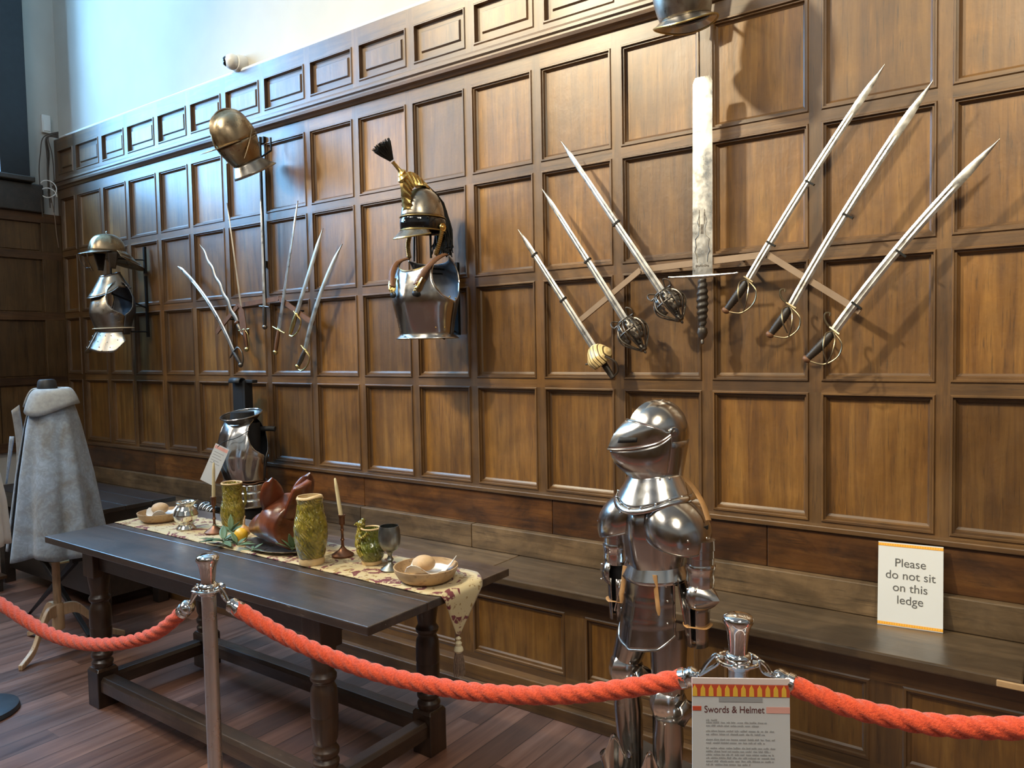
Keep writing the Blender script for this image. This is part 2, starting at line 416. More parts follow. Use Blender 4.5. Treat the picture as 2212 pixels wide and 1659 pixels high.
def spline(pts, n=8):
    P = [Vector(p) for p in pts]; out = []
    for i in range(len(P)-1):
        p0 = P[max(i-1, 0)]; p1 = P[i]; p2 = P[i+1]; p3 = P[min(i+2, len(P)-1)]
        for k in range(n):
            t = k/n
            out.append(.5*((2*p1)+(p2-p0)*t+(2*p0-5*p1+4*p2-p3)*t*t+(3*p1-p0-3*p2+p3)*t**3))
    out.append(P[-1]); return out
def aim(p, q):
    """matrix with its Z axis from p to q"""
    d = Vector(q)-Vector(p)
    return Matrix.Translation(p) @ d.to_track_quat('Z', 'Y').to_matrix().to_4x4()

# ------------------------------------------------------------------ room shell
XL, XR, YF, ZC = -7.03, 4.0, -7.5, 5.8
WY0, WY1, WZ0, WZ1 = -2.9, -.47, 3.08, 5.3       # window opening in the left wall
def shell():
    struct('floor', MB().box(XL-.3, XR+.2, YF-.2, .3, -.06, 0), M['floor'], smooth=0)
    struct('ceiling', MB().box(XL-.3, XR+.2, YF-.2, .3, ZC, ZC+.1), M['ceiling'], smooth=0)
    struct('wall_back', MB().box(XL-.2, XR+.2, .03, .25, 0, ZC), M['plaster'], smooth=0)
    struct('wall_right', MB().box(XR, XR+.2, YF, .03, 0, ZC), M['plaster'], smooth=0)
    struct('wall_front', MB().box(XL, XR, YF-.2, YF, 0, ZC), M['plaster'], smooth=0)
    b = MB()
    b.box(XL-.25, XL, YF, .03, 0, WZ0)
    b.box(XL-.25, XL, YF, .03, WZ1, ZC)
    b.box(XL-.25, XL, YF, WY0, WZ0, WZ1)
    b.box(XL-.25, XL, WY1, .03, WZ0, WZ1)
    struct('wall_left', b, M['plaster'], smooth=0)
    # unseen far walls: dark panelling added to cut fill and brown the reflections
    b = MB()
    for k in range(int((XR-XL)/.5)):
        b.box(XL+k*.5+.03, XL+k*.5+.47, YF, YF+.02, .15, 1.6, 0, random.random()).box(XL+k*.5+.03, XL+k*.5+.47, YF, YF+.02, 1.68, 3.2, 0, random.random())
    b.box(XL, XR, YF, YF+.012, 0, 3.3, 1, .5)
    struct('trim_7', b, [M['panel'], M['stile']], smooth=0)
    b = MB()
    for k in range(int(-YF/.5)):
        b.box(XR-.02, XR, YF+k*.5+.03, YF+k*.5+.47, .15, 1.6, 0, random.random()).box(XR-.02, XR, YF+k*.5+.03, YF+k*.5+.47, 1.68, 3.2, 0, random.random())
    b.box(XR-.012, XR, YF, 0, 0, 3.3, 1, .5)
    struct('trim_8', b, [M['panel'], M['stile']], smooth=0)
    # window: dark timber post, sill and mullions; the pane is the bright sky seen through old glass
    N = NT('daylit_glass')
    e = N.n('Emission'); e.inputs[0].default_value = WINDOW_COLOR; e.inputs[1].default_value = WINDOW_STRENGTH
    N.l(e.outputs[0], N.t.nodes['Material Output'].inputs['Surface'])
    w = thing('window_1', 'tall window in the left wall with a thick dark timber post and sill', 'window')
    w['kind'] = 'structure'
    obj('pane', MB().box(XL-.22, XL-.20, WY0, WY1, WZ0, WZ1), N.m, w, smooth=0)
    f = MB()
    f.box(XL-.16, XL+.10, WY1, WY1+.22, WZ0, WZ1+.1)
    f.box(XL-.16, XL+.10, WY0-.15, WY0, WZ0, WZ1+.1)
    f.box(XL-.16, XL+.10, WY0, WY1, WZ1-.05, WZ1+.12)
    for y in (-1.08, -1.69, -2.29): f.box(XL-.2, XL-.1, y-.035, y+.035, WZ0, WZ1)
    f.box(XL-.2, XL-.12, WY0, WY1, 4.2, 4.27)
    obj('window_frame', f, M['fire'], w, smooth=0, bevel=.006)
    obj('window_sill', MB().box(XL-.16, XL+.13, WY0-.2, -.225, WZ0-.045, WZ0), M['black_oak'], w, smooth=0, bevel=.008)
    # left wall: dark beam under the sill, panelling, plaster dado
    b = MB(); b.box(XL, XL+.07, YF, -.14, 2.80, WZ0-.045)
    struct('trim_4', b, M['black_oak'], smooth=0, bevel=.01)
    b = MB()
    zs = [.86, 1.40, 1.94, 2.45, 2.76]
    ys = [-.01, -.56, -1.10, -1.64, -2.18, -2.72, -3.26, -3.8, -4.34, -4.88, -5.42]
    b.box(XL, XL+.012, YF, 0, .83, 2.80, 0, .5)
    for i in range(len(zs)-1):
        for j in range(len(ys)-1):
            z0, z1 = zs[i]+(.03 if i else 0), zs[i+1]-.03
            y1, y0 = ys[j]-(.15 if j == 0 else .03), ys[j+1]+.03
            b.box(XL+.012, XL+.018, y0+.012, y1-.012, z0+.012, z1-.012, 0, random.random())
    for k, z in enumerate(zs):
        h = .03 if 0 < k < len(zs)-1 else .04
        b.box(XL+.012, XL+.034, YF, -.0, z-h, z+h, 1, random.random())
    for j, y in enumerate(ys):
        for i in range(len(zs)-1):
            b.box(XL+.012, XL+.034, (y-.15 if j == 0 else y-.03), (0 if j == 0 else y+.03), zs[i]+.03, zs[i+1]-.03, 0, random.random())
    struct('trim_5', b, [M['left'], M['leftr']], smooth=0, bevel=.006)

def panel_field(b, x0, x1, z0, z1, tone, prof, y=0.0, mi_panel=0, mi_v=1, mi_h=2):
    """nested rectangular moulding rings from the frame face down to the flat panel"""
    def ring(ins, dep, bot):
        return [(x0+ins, y+dep, z0+ins*bot), (x1-ins, y+dep, z0+ins*bot), (x1-ins, y+dep, z1-ins), (x0+ins, y+dep, z1-ins)]
    R = [ring(i, d, 1.25) for i, d in prof]
    for a, c in zip(R, R[1:]):
        for j in range(4):
            k = (j+1) % 4
            b.add([a[j], a[k], c[k], c[j]], [(0, 1, 2, 3)], mi_h if j in (0, 2) else mi_v, tone*.5+.1)  # mouldings toned darker than their panel, adding recess shade to the colour
    b.add(R[-1], [(0, 1, 2, 3)], mi_panel, tone)

STILES = [-6.709, -6.281, -5.892, -5.463, -5.045, -4.631, -4.218, -3.775, -3.353, -2.928, -2.516, -2.094, -1.661, -1.241, -.799, -.357,
          .085, .525, .967, 1.409, 1.85, 2.29, 2.73]
RAILS = [.862, 1.4258, 1.9492, 2.4736, 2.985]
def panelling():
    b = MB()
    xs = [XL] + STILES
    hs, hr = .023, .021
    PROF = [(0, 0), (.0035, -.006), (.009, -.006), (.0105, .004), (.017, .004), (.020, .015), (.027, .022)]
    for i in range(len(xs)-1):
        for k in range(4):
            x0 = xs[i]+(hs if i else .05); x1 = xs[i+1]-hs
            z0 = RAILS[k]+(hr if k else .03); z1 = RAILS[k+1]-(hr if k < 3 else .04)
            panel_field(b, x0, x1, z0, z1, random.uniform(.1, .95), PROF)
    x_end = STILES[-1]+hs
    for k, z in enumerate(RAILS):
        za, zb = z-hr, z+hr
        if k == 0: za, zb = .83, z+.03
        if k == 4: za, zb = z-.04, z+.06
        for i in range(len(xs)-1):          # rails run between stiles
            x0 = xs[i]+(hs if i else .05); x1 = xs[i+1]-hs
            b.add([(x0, 0, za), (x1, 0, za), (x1, 0, zb), (x0, 0, zb)], [(0, 1, 2, 3)], 2, random.random())
    for i, x in enumerate(xs):
        a0, a1 = (x-hs, x+hs) if i else (x, x+.05)
        for k in range(4):
            t = random.random()
            za, zb = RAILS[k]-hr, RAILS[k+1]-hr
            if k == 0: za = .83
            if k == 3: zb = 3.045
            b.add([(a0, 0, za), (a1, 0, za), (a1, 0, zb), (a0, 0, zb)], [(0, 1, 2, 3)], 1, t)
    # returns to the wall
    b.box(XL, x_end, .024, .03, .6, 3.05, 1, .3)
    struct('trim_1', b, [M['panel'], M['stile'], M['rail']], smooth=0)
    # frieze with small raised panels under a flat top rail, and the cornice moulding below it
    f = MB()
    hs2 = .026
    P2 = [(0, 0), (.004, -.004), (.010, -.003), (.014, .010), (.024, .014), (.045, .012), (.049, .017), (.056, .017)]
    P2 = [(0, 0), (.005, -.006), (.010, -.006), (.014, .018), (.044, .018), (.050, .008), (.056, .008)]
    fy = -.012
    fz0, fz1, ftop = 3.135, 3.345, 3.44
    fx = [XL]+[x+.03 for x in STILES]
    for i in range(len(fx)-1):
        x0 = fx[i]+(hs2 if i else .06); x1 = fx[i+1]-hs2
        t = random.random()
        panel_field(f, x0, x1, fz0, fz1, random.uniform(.2, .9), P2, fy)
        f.add([(x0, fy, fz1), (x1, fy, fz1), (x1, fy, ftop), (x0, fy, ftop)], [(0, 1, 2, 3)], 2, .5)
        f.add([(x0, fy, 3.10), (x1, fy, 3.10), (x1, fy, fz0), (x0, fy, fz0)], [(0, 1, 2, 3)], 2, .4)
    for i, x in enumerate(fx):
        a0, a1 = (x-hs2, x+hs2) if i else (x, x+.06)
        f.add([(a0, fy, 3.10), (a1, fy, 3.10), (a1, fy, ftop), (a0, fy, ftop)], [(0, 1, 2, 3)], 1, random.random())
    f.add([(XL, fy, ftop), (x_end, fy, ftop), (x_end, .03, ftop), (XL, .03, ftop)], [(0, 1, 2, 3)], 2, .3)
    struct('trim_2', f, [M['panel'], M['stile'], M['rail']], smooth=0)
    prof = [(.0, 3.015), (-.012, 3.018), (-.022, 3.03), (-.040, 3.036), (-.044, 3.05), (-.034, 3.056), (-.034, 3.066), (-.046, 3.072), (-.046, 3.086), (-.030, 3.09), (-.026, 3.104), (-.012, 3.112)]
    c = MB()
    c.loft([[(XL, y, z) for y, z in prof], [(x_end, y, z) for y, z in prof]], False, mi=0, tone=.4)
    struct('trim_3', c, M['rail'], smooth=0)
    p = MB(); p.tube([(XL, -.004, 3.447), (-5.2, -.004, 3.447), (-5.15, -.002, 3.448), (-2.5, -.002, 3.449), (x_end, -.002, 3.449)], .011, 8)
    struct('trim_6', p, M['paint'])
    return x_end
shell()
XE = panelling()

# stepped ledges under the panels, the fixed bench and its plinth
def bench():
    t = thing('wall_bench', 'long fixed oak bench with panelled front running under the panelled wall', 'bench', (0, 0, 0))
    joints = [XL, -5.6, -3.33, -2.02, -.98, .35, 1.6, XE]
    b = MB()
    for a, c in zip(joints, joints[1:]): b.box(a+.001, c-.001, -.030, .02, .69, .862, 0, random.random())
    obj('back_board', b, M['board'], t, smooth=0, bevel=.004)
    b = MB()
    for a, c in zip([XL, -4.3, -1.75, .8], [-4.3, -1.75, .8, XE]): b.box(a, c, -.042, .02, .862, .884, 0, random.random())
    obj('upper_ledge', b, M['rail'], t, smooth=0, bevel=.004)
    b = MB()
    j2 = [XL, -4.6, -3.33, -2.5, -.45, 1.3, XE]
    for a, c in zip(j2, j2[1:]): b.box(a+.0015, c-.0015, -.066, .0, .567, .690, 0, random.random())
    obj('lower_board', b, M['pale'], t, smooth=0, bevel=.004)
    b = MB()
    js = [XL, -4.4, -2.2, -.09, 1.9, XE]
    for a, c in zip(js, js[1:]): b.box(a+.001, c-.001, -.41, -.06, .533, .567, 0, random.random())
    obj('seat', b, M['seat'], t, smooth=0, bevel=.006)
    obj('repair_strip', MB().box(-.16, .35, -.416, -.405, .537, .558), M['turned'], t, smooth=0, bevel=.003)
    b = MB()
    fx = [XL]; x = -6.6
    while x < XE: fx.append(x); x += .615
    off = -.03
    fx = [XL]+[q+off for q in fx[1:]]
    PROF = [(0, 0), (.005, -.003), (.012, -.003), (.014, .006), (.022, .007), (.028, .012)]
    for i in range(len(fx)-1):
        x0, x1 = fx[i]+.05, fx[i+1]-.05
        panel_field(b, x0, x1, .155, .445, random.uniform(.1, .7), PROF, -.345)
        b.add([(x0-.1, -.345, .445), (x1, -.345, .445), (x1, -.345, .535), (x0-.1, -.345, .535)], [(0, 1, 2, 3)], 2, random.random())
        b.add([(x0-.1, -.345, .10), (x1, -.345, .10), (x1, -.345, .155), (x0-.1, -.345, .155)], [(0, 1, 2, 3)], 2, random.random())
        b.add([(x0-.1, -.345, .155), (x0, -.345, .155), (x0, -.345, .445), (x0-.1, -.345, .445)], [(0, 1, 2, 3)], 1, random.random())
    b.box(XL, XE, -.33, -.06, .0, .533, 1, .3)
    obj('front_panel', b, [M['panel'], M['stile'], M['rail']], t, smooth=0)
    obj('plinth', MB().box(XL, XE, -.40, -.34, 0, .125).box(XL, XE, -.435, -.40, 0, .055), M['rail'], t, smooth=0, bevel=.004)
bench()

# ------------------------------------------------------------------ swords and their racks
def blade_mb(L, w0, w1, th=.0028, curve=0.0, tip=.06, square=False, wave=0.0, fuller=True, n=36):
    b = MB(); rings = []
    for i in range(n+1):
        t = i/n; z = L*t
        w = lerp(w0, w1, t)/2
        if square: k = 1.0 if t < .985 else sqrt(max(.0, 1-((t-.985)/.015)**2))*.25+.75
        else:
            q = (L-z)/(tip)
            k = 1.0 if q >= 1 else max(.02, q**.75)
        w *= k
        cx = curve*4*(t*(1-t))*-1 + (wave*sin(t*30) if wave else 0)
        if not square and curve: cx += 0
        fz = .45 if fuller and t < .8 else 1.15
        prof = [(-w, 0), (-w*.42, -th), (0, -th*fz), (w*.42, -th), (w, 0), (w*.42, th), (0, th*fz), (-w*.42, th)]
        rings.append([(cx+x, y, z) for x, y in prof])
    b.loft(rings, True, True, True)
    return b
def grip_mb(L, r, n=28, ridge=.0018, flat=.8, z0=-.004):
    b = MB(); rings = []
    for i in range(n+1):
        t = i/n; rr = r*(.86+.28*sin(pi*min(1, t*1.05)))+ridge*(1 if i % 2 else 0)
        rings.append([(rr*cos(2*pi*j/12), rr*flat*sin(2*pi*j/12), z0-L*t) for j in range(12)])
    return b.loft(rings, True, True, True)
def sword(name, label, base, tip, pommel, y, group, bladekw, mat, parts):
    """sword hung on the wall: base, tip and pommel are (x, z) on the wall"""
    d = Vector((tip[0]-base[0], tip[1]-base[1])); L = d.length
    a = math.atan2(d.x, d.y)
    t = thing(name, label, 'sword', (base[0], y, base[1]), 0, group)
    t.rotation_euler = (0, a, 0)
    obj('blade', blade_mb(L, **bladekw), mat, t, smooth=25)
    hl = (Vector(base)-Vector(pommel)).length
    parts(t, hl)
    return t
RG = 'swords fanned out on the right-hand rack'
LG = 'swords fanned out on the left-hand rack'
def bow(pts, r, n=7): 
    return MB().tube(spline(pts, 7), r, n)
def hilt_basket(pattern):
    def f(t, h):
        obj('grip', grip_mb(h*.70, .013), M['grip'], t)
        b = MB(); rings = []
        # shield-like pierced plates wrapped round the front and right of the hand
        for (a0, a1, z0, z1) in ((-2.75, -1.75, -.012, -h*.62), (-1.35, -.35, -.012, -h*.66), (-.15, .65, -.02, -h*.6)):
            nu, nv = 10, 10
            vs = []; fs = []
            for j in range(nv+1):
                for i in range(nu+1):
                    u = i/nu; v = j/nv
                    a = lerp(a0, a1, u); s = v
                    r = .030+.034*sin(pi*(.18+.66*s))
                    inset = .18*(2*abs(s-.5))**2*(2*abs(u-.5))**2
                    vs.append((r*cos(a)*1.0, r*sin(a)*.95, lerp(z0, z1, s)))
            for j in range(nv):
                for i in range(nu):
                    hole = (i % 3 == 1 and j % 3 == 1)
                    corner = (i in (0, nu-1) and j in (0, 1, nv-2, nv-1))
                    if hole or corner: continue
                    q = j*(nu+1)+i
                    fs.append((q, q+1, q+nu+2, q+nu+1))
            b.add(vs, fs)
        obj('guard_plate', b, M['hilt'], t, solid=.003)
        b = MB()
        for a in (-2.9, -2.25, -1.55, -.85, -.25, .4):
            b.tube(spline([(.02*cos(a), .016*sin(a), 0), (.062*cos(a), .058*sin(a), -h*.22), (.066*cos(a), .062*sin(a), -h*.5), (.016*cos(a), .016*sin(a), -h*.86)], 6), .0036, 6)
        for zz, rr in ((-.006, .040), (-h*.36, .066)):
            b.tube([(rr*cos(k*.24-3.0), rr*.95*sin(k*.24-3.0), zz) for k in range(16)], .0032, 6)
        b.tube(spline([(-.02, -.01, .0), (-.045, -.03, .018), (-.05, -.045, .0), (-.04, -.05, -.02)], 6), .003, 6)
        b.tube(spline([(.025, -.012, .0), (.045, -.03, .03), (.062, -.03, .012), (.055, -.02, -.01)], 6), .003, 6)
        b.tube([(-.06, -.006, -.004), (0, -.004, -.002), (.055, -.006, -.004)], .004, 6)
        obj('knuckle_bar', b, M['hilt'], t)
        obj('pommel', MB().lathe([(.001, -h), (.005, -h+.004), (.006, -h+.012), (.016, -h+.018), (.019, -h+.030), (.013, -h+.040), (.008, -h+.046)], 16), M['hilt'], t)
    return f
def hilt_shell(t, h):
    obj('grip', grip_mb(h*.98, .013), M['grip'], t)
    def g(u, v):
        a = lerp(-3.3, .5, u); s = v
        r = (.014+.050*min(1, s*1.6)**.55)*(1-.25*max(0, s-.7)/.3)
        return (r*cos(a)*.95, r*sin(a)*.95-.0, .012-h*.68*s*(.80+.2*sin(pi*u)))
    obj('shell_guard', MB().grid(g, 26, 12), M['shell'], t, solid=.004)
    obj('knuckle_bow', bow([(.045, -.045, -h*.45), (.066, -.03, -h*.75), (.045, -.012, -h*.95), (.008, 0, -h*.98)], .0045), M['hilt'], t)
    obj('quillon', MB().tube([(-.02, -.01, -.03), (-.06, -.012, -.042), (-.072, -.012, -.036)], .005, 7), M['hilt'], t)
def hilt_sabre(curl):
    def f(t, h):
        g = grip_mb(h*.93, .0145, 26, .0016, .9)
        for i, p in enumerate(g.v): g.v[i] = (p[0]-.010*(p[2]/h)**2*(1), p[1], p[2])
        obj('grip', g, M['grip'], t)
        obj('pommel', MB().ball((-.010, 0, -h), (.017, .015, .013)), M['leather_br'], t)
        b = MB()
        b.tube(spline([(0, -.004, -.004), (.052, -.004, -.020), (.072, -.004, -h*.45), (.052, -.004, -h*.82), (.0, -.002, -h)], 8), .003, 6)
        b.tube(spline([(0, -.006, -.004), (.03, -.04, -.018), (.058, -.052, -h*.45), (.060, -.02, -h*.74)], 8), .003, 6)
        b.tube(spline([(-.004, -.006, -.004), (-.008, -.045, -.022), (.02, -.066, -h*.42), (.056, -.045, -h*.66)], 8), .003, 6)
        b.tube([(-.022, 0, 0), (.022, 0, 0)], .0055, 7)
        if curl: b.tube(spline([(-.018, 0, 0), (-.05, -.002, .010), (-.066, -.002, .030), (-.056, -.002, .042), (-.048, -.002, .034)], 6), .0042, 7)
        obj('guard', b, M['guard'], t)
    return f
def hilt_two_hand(t, h):
    g = MB(); rings = []
    n = 60
    for i in range(n+1):
        u = i/n; r = .019*(.75+.45*sin(pi*min(1, u*1.02))**.8)
        rings.append([(r*(1+.10*cos(j*2*pi/14*1+u*46))*cos(2*pi*j/14), r*(1+.10*cos(j*2*pi/14+u*46))*sin(2*pi*j/14), -.012-h*.68*u) for j in range(14)])
    obj('grip', g.loft(rings, True, True, True), M['grip'], t)
    obj('crossguard', MB().tube([(-.142, 0, .002), (-.13, 0, .001), (0, 0, -.002), (.13, 0, .001), (.142, 0, .002)], [.0045, .004, .0075, .004, .0045], 8).ball((-.146, 0, .002), .006).ball((.146, 0, .002), .006), M['steel_dk'], t)
    obj('pommel', MB().lathe([(.001, -h), (.006, -h+.004), (.007, -h+.014), (.004, -h+.02), (.015, -h+.03), (.022, -h+.048), (.019, -h+.066), (.010, -h+.074), (.008, -h+.09)], 20), M['hilt'], t)
    e = MB()   # etched cartouche on the blade above the hilt
    for (x0, z0, z1, w) in ((-.012, .20, .27, .004), (.010, .21, .27, .004), (0, .17, .21, .012)): e.box(x0-w/2, x0+w/2, -.0037, -.003, z0, z1)
    for s in (-1, 1):
        e.tube([(s*.012, -.0032, .25), (s*.02, -.0032, .22), (s*.012, -.0032, .19), (s*.016, -.0032, .165), (s*.030, -.0032, .15), (s*.026, -.0032, .12), (s*.032, -.0032, .10), (s*.024, -.0032, .085), (s*.022, -.0032, .055)], .0011, 5)
    for k in range(9): e.box(-.028+k*.0064, -.0235+k*.0064, -.0037, -.003, .036+.002*(k % 2), .046-.002*(k % 3))
    obj('etching', e, M['hilt'], t)

YR = -.106
def racks():
    t = thing('sword_rack', 'pale brown angled rail holding the seven swords on the right of the wall', 'rack', (-1.2, 0, 1.9))
    o = Vector((1.2, 0, -1.9))
    P = [(-1.835, 1.705), (-1.50, 1.930), (-1.255, 1.940), (-.955, 1.950), (-.615, 1.712)]
    def bar(p, q, w, y0, y1, par, nm, m):
        d = Vector((q[0]-p[0], 0, q[1]-p[1])); n = Vector((-d.z, 0, d.x)).normalized()*w/2
        b = MB()
        A = [Vector((p[0], 0, p[1]))-n, Vector((q[0], 0, q[1]))-n, Vector((q[0], 0, q[1]))+n, Vector((p[0], 0, p[1]))+n]
        vs = [tuple(a+o2+Vector((0, y, 0))) for y in (y0, y1) for a in A]
        b.add(vs, [(0, 1, 2, 3), (7, 6, 5, 4), (0, 4, 5, 1), (1, 5, 6, 2), (2, 6, 7, 3), (3, 7, 4, 0)])
        return obj(nm, b, m, par, smooth=0)
    o2 = o
    bar(P[0], P[1], .024, -.100, -.088, t, 'rail', M['bar'])
    bar(P[1], P[3], .026, -.100, -.0875, t, 'rail', M['bar'])
    bar(P[3], P[4], .024, -.100, -.088, t, 'rail', M['bar'])
    for x, z in ((-1.68, 1.81), (-1.36, 1.935), (-1.08, 1.945), (-.80, 1.842)):
        obj('standoff', MB().tube([(x+1.2, .0, z-1.9), (x+1.2, -.088, z-1.9)], .006, 8), M['iron'], t)
    t2 = thing('sword_rack', 'dark brown angled rail holding the seven thinner swords on the left of the wall', 'rack', (-4.2, 0, 1.85))
    o2 = Vector((4.2, 0, -1.85))
    Q = [(-4.70, 1.745), (-4.45, 1.915), (-4.02, 1.939), (-3.70, 1.772)]
    for p, q in zip(Q, Q[1:]): bar(p, q, .03, -.062, -.052, t2, 'rail', M['leather_br'])
    for x, z in ((-4.58, 1.83), (-4.24, 1.925), (-3.86, 1.855)):
        obj('standoff', MB().tube([(x+4.2, .0, z-1.85), (x+4.2, -.052, z-1.85)], .006, 8), M['iron'], t2)
racks()
def clip(t, z, w):
    return obj('retaining_clip', MB().box(-w/2-.004, w/2+.004, -.0055, .008, z-.004, z+.004), M['iron'], t, smooth=0)
def right_swords():
    s = sword('basket_hilted_sword', 'straight sword with a cream and black striped shell guard, lowest on the right-hand rack', (-1.731, 1.592), (-2.140, 2.170), (-1.640, 1.458), YR, RG, dict(w0=.036, w1=.022, tip=.09), M['blade'], hilt_shell)
    clip(s, .28, .03); clip(s, .55, .026)
    s = sword('basket_hilted_sword', 'middle basket-hilted sword, with pierced iron hilt, next to the striped-guard one', (-1.575, 1.716), (-2.002, 2.349), (-1.470, 1.570), YR, RG, dict(w0=.036, w1=.020, tip=.1), M['blade'], hilt_basket(0))
    clip(s, .33, .03)
    s = sword('basket_hilted_sword', 'sword with pierced iron basket hilt hanging nearest the broad two-handed sword', (-1.398, 1.828), (-1.893, 2.550), (-1.305, 1.690), YR, RG, dict(w0=.036, w1=.019, tip=.1), M['blade'], hilt_basket(1))
    clip(s, .38, .032)
    sword('two_handed_sword', 'broad square-ended sword hung upright with a twisted black grip and ball pommel', (-1.217, 1.884), (-1.211, 2.687), (-1.223, 1.602), YR, RG, dict(w0=.086, w1=.083, th=.003, square=True, fuller=False), M['blade'], hilt_two_hand)
    s = sword('cavalry_sabre', 'nearly straight sabre with a plain bowl-like wire guard, just right of the broad sword', (-1.027, 1.856), (-.532, 2.586), (-1.089, 1.720), YR, RG, dict(w0=.031, w1=.026, curve=.010, tip=.11), M['blade'], hilt_sabre(False))
    clip(s, .16, .03); clip(s, .42, .03)
    s = sword('cavalry_sabre', 'curved sabre with a curled quillon, middle one of the three sabres on the right', (-.861, 1.744), (-.380, 2.497), (-.922, 1.624), YR, RG, dict(w0=.032, w1=.031, curve=.014, tip=.13), M['blade'], hilt_sabre(True))
    clip(s, .38, .033)
    s = sword('cavalry_sabre', 'curved sabre with a curled quillon, furthest right and hanging lowest of the sabres', (-.703, 1.643), (-.184, 2.264), (-.782, 1.522), YR, RG, dict(w0=.034, w1=.032, curve=.018, tip=.13), M['blade'], hilt_sabre(True))
    clip(s, .12, .034); clip(s, .35, .034)
right_swords()

YL = -.068
def simple_hilt(grip='hilt', cross=.05, dguard=False, ball=True, metal_='brass_dk', bend=0):
    def f(t, h):
        g = grip_mb(h*.9, .013, 20, .001, .8)
        for i, p in enumerate(g.v): g.v[i] = (p[0]+bend*(p[2]/h)**2, p[1], p[2])
        obj('grip', g, M[grip], t)
        obj('crossguard', MB().tube([(-cross, 0, .004), (0, -.002, -.001), (cross, 0, -.006)], [.004, .007, .004], 8).ball((0, 0, 0), (.02, .010, .008)), M[metal_], t)
        if ball: obj('pommel', MB().ball((bend, 0, -h+.012), (.018, .015, .016)), M[metal_], t)
        if dguard: obj('knuckle_bow', bow([(.012, -.003, -.004), (.060, -.003, -.018), (.066, -.003, -h*.55), (.035, -.003, -h*.92), (bend, 0, -h)], .005), M[metal_], t)
    return f
def left_swords():
    sword('curved_sabre', 'curved sabre with pale blue-lit blade, furthest left on the left-hand rack', (-4.503, 1.608), (-5.125, 2.224), (-4.423, 1.512), YL, LG, dict(w0=.036, w1=.030, curve=-.055, tip=.05), M['blade'], simple_hilt('grip', .06, True, True, 'hilt', -.01))
    def kris(t, h):
        obj('grip', grip_mb(h*.7, .014, 16, .0005, .9), M['hilt'], t)
        obj('hook_pommel', MB().tube(spline([(0, 0, -h*.65), (.012, 0, -h*.95), (.045, 0, -h*1.05), (.062, 0, -h*.8)], 6), [.012]*7+[.015]*6+[.013]*6, 9), M['hilt'], t)
        obj('ferrule', MB().lathe([(.016, -.01), (.02, 0), (.015, .01)], 12), M['copper'], t)
    sword('wavy_kris', 'wavy bladed sword with a hooked pommel on the left-hand rack', (-4.452, 1.80), (-4.842, 2.360), (-4.40, 1.70), YL, LG, dict(w0=.034, w1=.022, tip=.12, wave=.006, fuller=False), M['blade_dk'], kris)
    def rapier(t, h):
        obj('shell_plate', MB().prism([(-.032, -.01), (.03, -.01), (.035, .02), (.032, .12), (.0, .16), (-.028, .12)], -.007, -.002), M['leather_br'], t, smooth=0, bevel=.001)
        simple_hilt('copper', .058, False, True, 'brass_dk')(t, h)
        obj('knuckle_bow', bow([(.012, -.003, -.004), (.035, -.003, -.04), (.03, -.003, -h*.8), (0, 0, -h)], .004), M['brass_dk'], t)
    sword('slim_sword', 'slim sword with brown plate over the blade root, left of the upright one', (-4.336, 1.752), (-4.472, 2.585), (-4.300, 1.615), YL-.03, LG, dict(w0=.020, w1=.012, tip=.1), M['blade_dk'], rapier)
    sword('straight_sword', 'upright straight sword with a ball pommel at the centre of the left-hand rack', (-4.160, 1.895), (-4.158, 2.578), (-4.172, 1.752), YL, LG, dict(w0=.030, w1=.018, tip=.08), M['blade'], simple_hilt('grip', .05, False, True, 'hilt'))
    sword('straight_sword', 'straight sword with small brass cross, next right of the upright one on the left rack', (-4.021, 1.743), (-3.797, 2.518), (-4.068, 1.590), YL, LG, dict(w0=.034, w1=.018, tip=.08), M['blade'], simple_hilt('leather_br', .062, False, True, 'brass_dk'))
    sword('brass_hilted_hanger', 'broad short sword with a solid brass hilt and big loop guard on the left-hand rack', (-3.846, 1.835), (-3.577, 2.330), (-3.905, 1.700), YL, LG, dict(w0=.036, w1=.034, tip=.11, fuller=False), M['blade_dk'], simple_hilt('brass_dk', .030, True, False, 'brass'))
    sword('curved_sabre', 'dark curved sabre with a wire-bound grip, furthest right on the left-hand rack', (-3.774, 1.615), (-3.414, 2.222), (-3.864, 1.508), YL, LG, dict(w0=.038, w1=.030, curve=.035, tip=.1, fuller=False), M['blade_dk'], simple_hilt('hilt', .045, True, True, 'brass_dk', -.012))
left_swords()

# ------------------------------------------------------------------ armour pieces
def front_plate(tab, z0, h, scoop=.16, sgn=-1, nu=30, nv=26, ridge=.0, pw=1.0):
    def f(u, v):
        s = u*2-1
        te = v*(1-scoop*max(0, 1-s*s)**1.5)
        rx, ry, A = interp(tab, te); A2 = interp(tab, v)[2]
        a = radians(A2)*s
        y = sgn*(ry*max(0, cos(a))**pw if cos(a) > 0 else ry*cos(a))
        y += sgn*ridge*exp(-(a/.22)**2)*sin(pi*min(1, te*1.05))
        return (rx*sin(a), y, z0+h*te)
    return MB().grid(f, nu, nv)
def edge_tube(tab, z0, h, sgn, r, v0=.0, scoop=.16, n=24, sides=(-1, 1)):
    b = MB()
    for sd in sides:
        P = []
        for i in range(n+1):
            v = lerp(v0, 1, i/n); rx, ry, A = interp(tab, v); a = radians(A)*sd
            P.append((rx*sin(a), sgn*ry*cos(a), z0+h*v))
        b.tube(P, r, 6)
    if scoop is not None:
        P = []
        for i in range(n+1):
            s = i/n*2-1; te = 1-scoop*max(0, 1-s*s)**1.5
            rx, ry, A = interp(tab, te); a = radians(interp(tab, 1)[2])*s
            P.append((rx*sin(a), sgn*ry*cos(a), z0+h*te))
        b.tube(P, r, 6)
    return b
